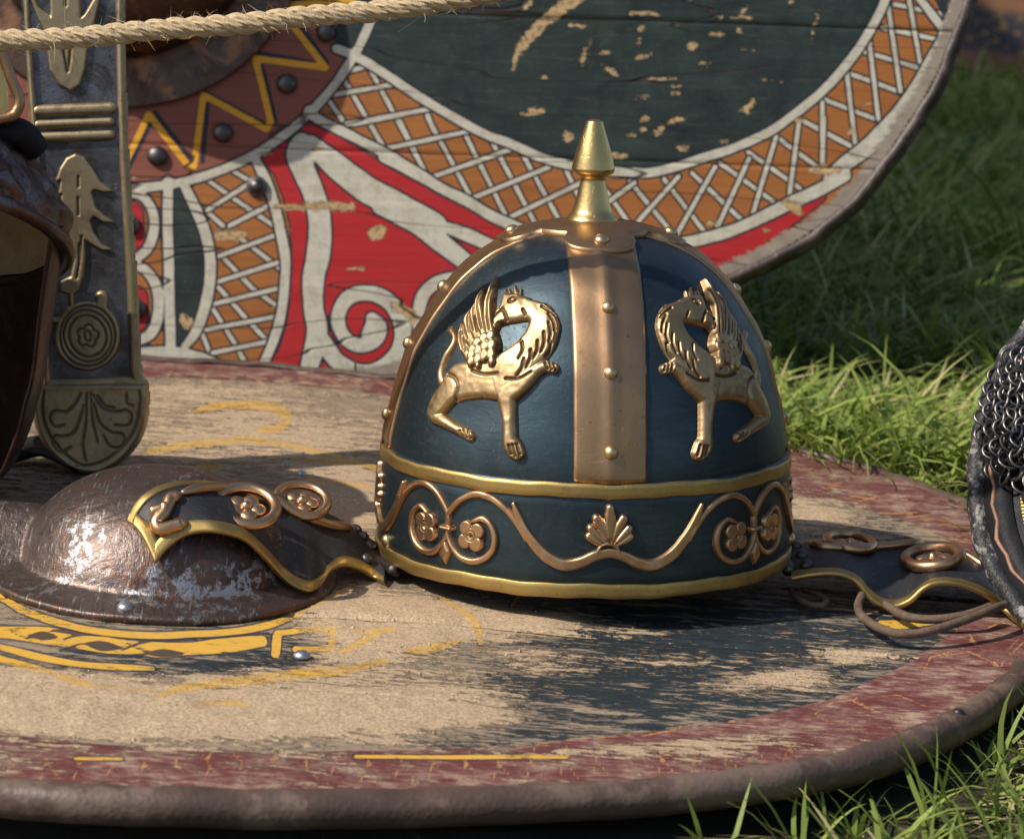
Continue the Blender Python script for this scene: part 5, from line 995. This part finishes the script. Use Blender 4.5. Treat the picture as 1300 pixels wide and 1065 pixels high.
# ------------------------------------------------------------------ far painted shield, top right
def make_far():
    pl = Plane(at_depth(1290, 60, 5.4), (1, .15, 0), (0, .35, .93)); t = thing('painted_board', 'blurred brown shield with a dark yellow-flecked border on the grass at top right', 'shield', pl.mat()); c = pl.uv(1350, -600); R0 = abs(pl.uv(1350, 100)[1]-c[1])
    a = np.linspace(0, 2*math.pi, 161)[:-1]; rings = [(f, .0) for f in (1, .99, .98, .97, .96, .95, .94, .93, .92, .91, .90, .89, .88, .86, .7, .4, .01)]; V = np.concatenate([np.stack([c[0]+R0*1.25*f*np.cos(a), c[1]+R0*f*np.sin(a), np.full(160, z)], 1) for f, z in rings])
    fr = np.repeat([f for f, _ in rings], 160); link('face', mesh('face', V, grid_faces(160, len(rings), True), True, {'band': (np.abs(fr-.932)-.037)*40}), M['farboard'], t)
    V = np.concatenate([np.stack([c[0]+R0*1.25*f*np.cos(a), c[1]+R0*f*np.sin(a), np.full(160, z)], 1) for f, z in ((.992, .002), (.998, .012), (1.006, .006), (1.006, -.02), (.99, -.03))]); link('rim', mesh('rim', V, grid_faces(160, 5, True)), M['coppertape'], t)
make_far()

# ------------------------------------------------------------------ added canvas blocker, unseen left of the frame; it shades the grass beyond
M['canvas'] = (lambda t: t.done(t.mix(t.noise(5, 5), (.42, .38, .30), (.55, .50, .40)), .9, 0, t.bump(t.noise(300, 3), .001)))(NT('blocker_canvas'))
def make_shade_blocker():
    t = thing('shade_blocker', 'unseen canvas blocker added at the left to shade the far grass', 'shade_blocker', Matrix.Translation((-3.4, 3.4, SOILZ)))
    def wall(name, a, b, h0, h1, n=13):
        f = np.linspace(0, 1, n); g = np.linspace(0, 1, 9); X, Z = np.meshgrid(f, g); P = np.array(a)[None]*(1-X.ravel()[:, None])+np.array(b)[None]*X.ravel()[:, None]; P = np.c_[P, h0+(h1-h0)*Z.ravel()]
        P[:, 0] += .02*np.sin(X.ravel()*19); P[:, 1] += .02*np.sin(X.ravel()*23); o = link(name, mesh(name, P, grid_faces(n, 9)), M['canvas'], t); m = o.modifiers.new('thick', 'SOLIDIFY'); m.thickness = .004
    wall('blocker_side', (2.2, -3.1), (2.2, 3.1), 0, 3.0, 25); wall('blocker_side', (-2.2, -3.1), (-2.2, 3.1), 0, 3.0, 25); wall('blocker_end', (-2.2, 3.1), (2.2, 3.1), 0, 3.0); wall('blocker_end', (-2.2, -3.1), (2.2, -3.1), 0, 3.0)
    V = [(x*2.25, y, z) for y in (-3.13, 3.13) for x, z in ((-1, 2.98), (0, 4.0), (1, 2.98))]; link('blocker_roof', mesh('blocker_roof', V, [[0, 1, 4, 3], [1, 2, 5, 4]], False), M['canvas'], t)
make_shade_blocker()

# ------------------------------------------------------------------ grass
def inside_ground_shield(x, y, e=0.):
    P = np.stack([x-GP.o[0], y-GP.o[1]], 1); return np.hypot(P[:, 0], P[:, 1]) < g_rad(P)+e
def blades(name, x, y, L, w, lean, kind_tint, flat=0., z0=None, mat='grass', label=None, seg=5):
    N = len(x); hd = rng.random(N)*2*math.pi; z = soilz(x, y)-.003
    e0 = np.clip(rng.normal(1.15, .25, N)-flat, .12, 1.5); de = lean*rng.uniform(.3, 1.5, N); sd = rng.normal(0, .35, N)
    V = np.zeros((N, seg+1, 2, 3)); px_, py_, pz_ = x.copy(), y.copy(), np.broadcast_to(z, N).copy(); el = e0.copy(); h = hd.copy(); tw = rng.normal(0, .5, N)
    for s in range(seg+1):
        f = s/seg; ww = w*(1-f**2.2)*(.75+.5*min(1, f*4)); ang = h+math.pi/2+tw*f; sx, sy = np.cos(ang)*ww/2, np.sin(ang)*ww/2
        V[:, s, 0] = np.stack([px_-sx, py_-sy, pz_-ww*.15], 1); V[:, s, 1] = np.stack([px_+sx, py_+sy, pz_+ww*.15], 1)
        st = L/seg; px_ += np.cos(h)*np.cos(el)*st; py_ += np.sin(h)*np.cos(el)*st; pz_ += np.sin(el)*st; el = el-de/seg*2*f-.02; h = h+sd/seg
    idx = (np.arange(N)[:, None]*(seg+1)*2+np.arange(seg)[None]*2).reshape(-1); F = np.stack([idx, idx+1, idx+3, idx+2], 1)
    tint = np.repeat(kind_tint, (seg+1)*2); al = np.tile(np.repeat(np.arange(seg+1)/seg, 2), N)
    V = V.reshape(-1, 3); V[:, 2] = np.maximum(V[:, 2], soilz(V[:, 0], V[:, 1])+.001)
    o = link(name, mesh(name, V, F, True, {'tint': tint, 'along': al}), M[mat]); tag(o, label, None, 'stuff'); return o
def scatter(n, y0, y1, dens_pow=1.6, x_lo=None):
    y = y0+(y1-y0)*rng.random(n)**dens_pow; half = (y+CAM_D)*(700/F_PX)+.05; lo = np.full(n, -.02) if x_lo is None else np.full(n, x_lo); x = lo+(half-lo)*rng.random(n); return x, y
def grow():
    x, y = scatter(80000, .12, 7., 2.6, .0); ok = ~inside_ground_shield(x, y, .006) & ~((y > .62) & (y < .72) & (x < .38)); clump = vnoise(np.stack([x, y], 1), 9, 8); ok &= rng.random(len(x)) < .15+1.1*clump; x, y = x[ok], y[ok]; N = len(x)
    n2 = vnoise(np.stack([x, y], 1), 5, 11); L = rng.gamma(6, .0085, N)*(.65+.7*n2); far = 1+np.clip(y-.8, 0, 3)*.35
    blades('grass', x, y, L*far, rng.choice([.0018, .0028, .0042, .0058], N, p=[.3, .35, .25, .10])*far, 2.1, np.clip(rng.beta(1.2, 1.5, N)*.7+.22*n2, 0, .92), flat=.55)
    x, y = scatter(42000, .12, 6., 2.4, .0); ok = ~inside_ground_shield(x, y, .008) & ~((y > .62) & (y < .72) & (x < .38)); x, y = x[ok], y[ok]; N = len(x)
    blades('dry_grass', x, y, np.minimum(rng.gamma(5, .012, N), .10)*(1+np.clip(y-.8, 0, 3)*.35), rng.uniform(.0012, .0034, N)*(1+np.clip(y-.8, 0, 3)*.3), .5, np.where(rng.random(N) < .62, rng.uniform(.9, 1, N), .6), flat=.9)
    x, y = scatter(9000, .14, 3.0, 1.7, .0); ok = ~inside_ground_shield(x, y, .010) & ~((y > .58) & (y < .76) & (x < .38)) & (vnoise(np.stack([x, y], 1), 6, 21) > .5); x, y = x[ok], y[ok]; N = len(x)
    blades('ground_cover', x, y, rng.uniform(.014, .045, N), rng.uniform(.005, .011, N), 1.2, rng.uniform(.1, .8, N), flat=.6, mat='weed')
    # by the near rim and in front of it
    x = rng.uniform(-.55, .62, 16000); y = rng.uniform(-.75, .15, 16000); ok = ~inside_ground_shield(x, y, .007) & ((x > .15) | ((y < -.30) & (rng.random(len(x)) < .5))) & (y > -.62); x, y = x[ok], y[ok]; N = len(x)
    k = np.where((x > .12), 1., .30); blades('grass', x, y, rng.gamma(6, .0062, N)*k, rng.uniform(.0010, .0030, N), 1.5, np.clip(rng.beta(2, 2.4, N), 0, .8), flat=.35)
    N = 1500; x = rng.uniform(.10, .6, N); y = rng.uniform(-.5, .0, N); ok = ~inside_ground_shield(x, y, .01); x, y = x[ok], y[ok]; N = len(x); blades('dry_grass', x, y, np.minimum(rng.gamma(5, .008, N), .055), rng.uniform(.0010, .0020, N), .4, np.full(N, .95), flat=1.05)
    # single blades that stand up against the rims
    spots = [(892, 988, .012), (892, 990, .010), (928, 990, .010), (993, 982, .016), (1020, 985, .010), (1182, 950, .03), (1190, 940, .022), (1060, 978, .014), (1260, 905, .03)]
    xs, ys = [], []
    for px, py, _ in spots: q = GP.uv(px, py+14); xs.append(q[0]+GP.o[0]); ys.append(q[1]+GP.o[1]-.004)
    xs, ys = np.array(xs), np.array(ys); blades('grass', xs, ys, np.array([s[2] for s in spots])+.022, np.full(len(xs), .0020), .5, rng.uniform(.3, .7, len(xs)))
    xs = np.array([-.205, -.195, -.155, -.118, -.11]); ys = np.full(5, .545); blades('grass', xs, ys, np.array([.05, .06, .055, .065, .05]), np.full(5, .0035), .4, rng.uniform(.2, .6, 5))
grow()
def weed(x, y, s, label, seed):
    """a leafy sprig: stem and lobed leaves"""
    r = np.random.default_rng(seed); z = float(soilz([x], [y])[0])-.002; Vs, Fs, ti = [], [], []; n = 0
    lean = r.normal(0, .25, 2); top = .075*s
    def leaf(p, d, L, w):
        nonlocal n
        d = d/np.linalg.norm(d); sd = np.cross(d, [0, 0, 1.]); sd /= np.linalg.norm(sd)+1e-9; up = np.cross(sd, d); tn = r.uniform(.35, .8)
        ws = [.15, .8, .45, 1., .5, .85, .35, .02]; m_ = len(ws)
        for k, q in enumerate(ws):
            f = k/(m_-1); c = p+d*L*f-np.array([0, 0, 1])*L*.35*f*f; Vs.extend([c-sd*w*q*.5+up*w*.12*q, c, c+sd*w*q*.5+up*w*.12*q]); ti.extend([tn]*3)
        for k in range(m_-1): b = n+3*k; Fs.append([b, b+1, b+4, b+3]); Fs.append([b+1, b+2, b+5, b+4])
        n += 3*m_
    t = thing('weed', label, 'weed', Matrix.Translation((x, y, z)))
    stem = np.array([[lean[0]*top*f*f, lean[1]*top*f*f, top*f] for f in np.linspace(0, 1, 8)]); V, F = tube(stem, .0009*s, 6); me = mesh('stem', V, F, True, {'tint': np.full(len(V), .6), 'along': np.zeros(len(V))}); link('stem', me, M['weed'], t)
    for k in range(16):
        f = .15+.85*k/15; p = np.array([np.interp(f, np.linspace(0, 1, 8), stem[:, i]) for i in range(3)]); a = k*2.4+r.normal(0, .3); leaf(p, np.array([math.cos(a), math.sin(a), .75-.3*(1-f)]), .026*s*(1.15-.5*f), .010*s)
    V = np.array(Vs); me = mesh('leaves', V, Fs, True, {'tint': ti, 'along': np.zeros(len(V))}); link('leaves', me, M['weed'], t)
def gsoil(px, py): d = ray(px, py); tt = (SOILZ-CAMP[2])/d[2]; return CAMP+d*tt
W_ = [(972, 510, 1.5, 'pale leafy weed sprig growing close behind the right side of the blue helmet'), (1090, 530, .9, 'small pale green weed in the sunlit grass right of the helmet'), (1140, 205, 1.5, 'broad dark weed in the shaded grass right of the painted shield rim'), (1060, 330, 1.5, 'shaded leafy weed under the curved rim of the painted shield'), (1190, 330, 1.4, 'dark green weed in the shade right of centre of the grass'),
      (1010, 400, 1.2, 'shaded weed between the blue helmet and the painted shield rim'), (1260, 250, 1.6, 'tall dark weed near the right edge in the shaded grass'), (1180, 440, .9, 'sunlit weed in the grass left of the chain mail'), (1110, 400, 1.1, 'weed on the border of sun and shade behind the helmet')]
for i, (px, py, s, lb) in enumerate(W_): p = gsoil(px, py); weed(p[0], p[1], s, lb, 40+i)
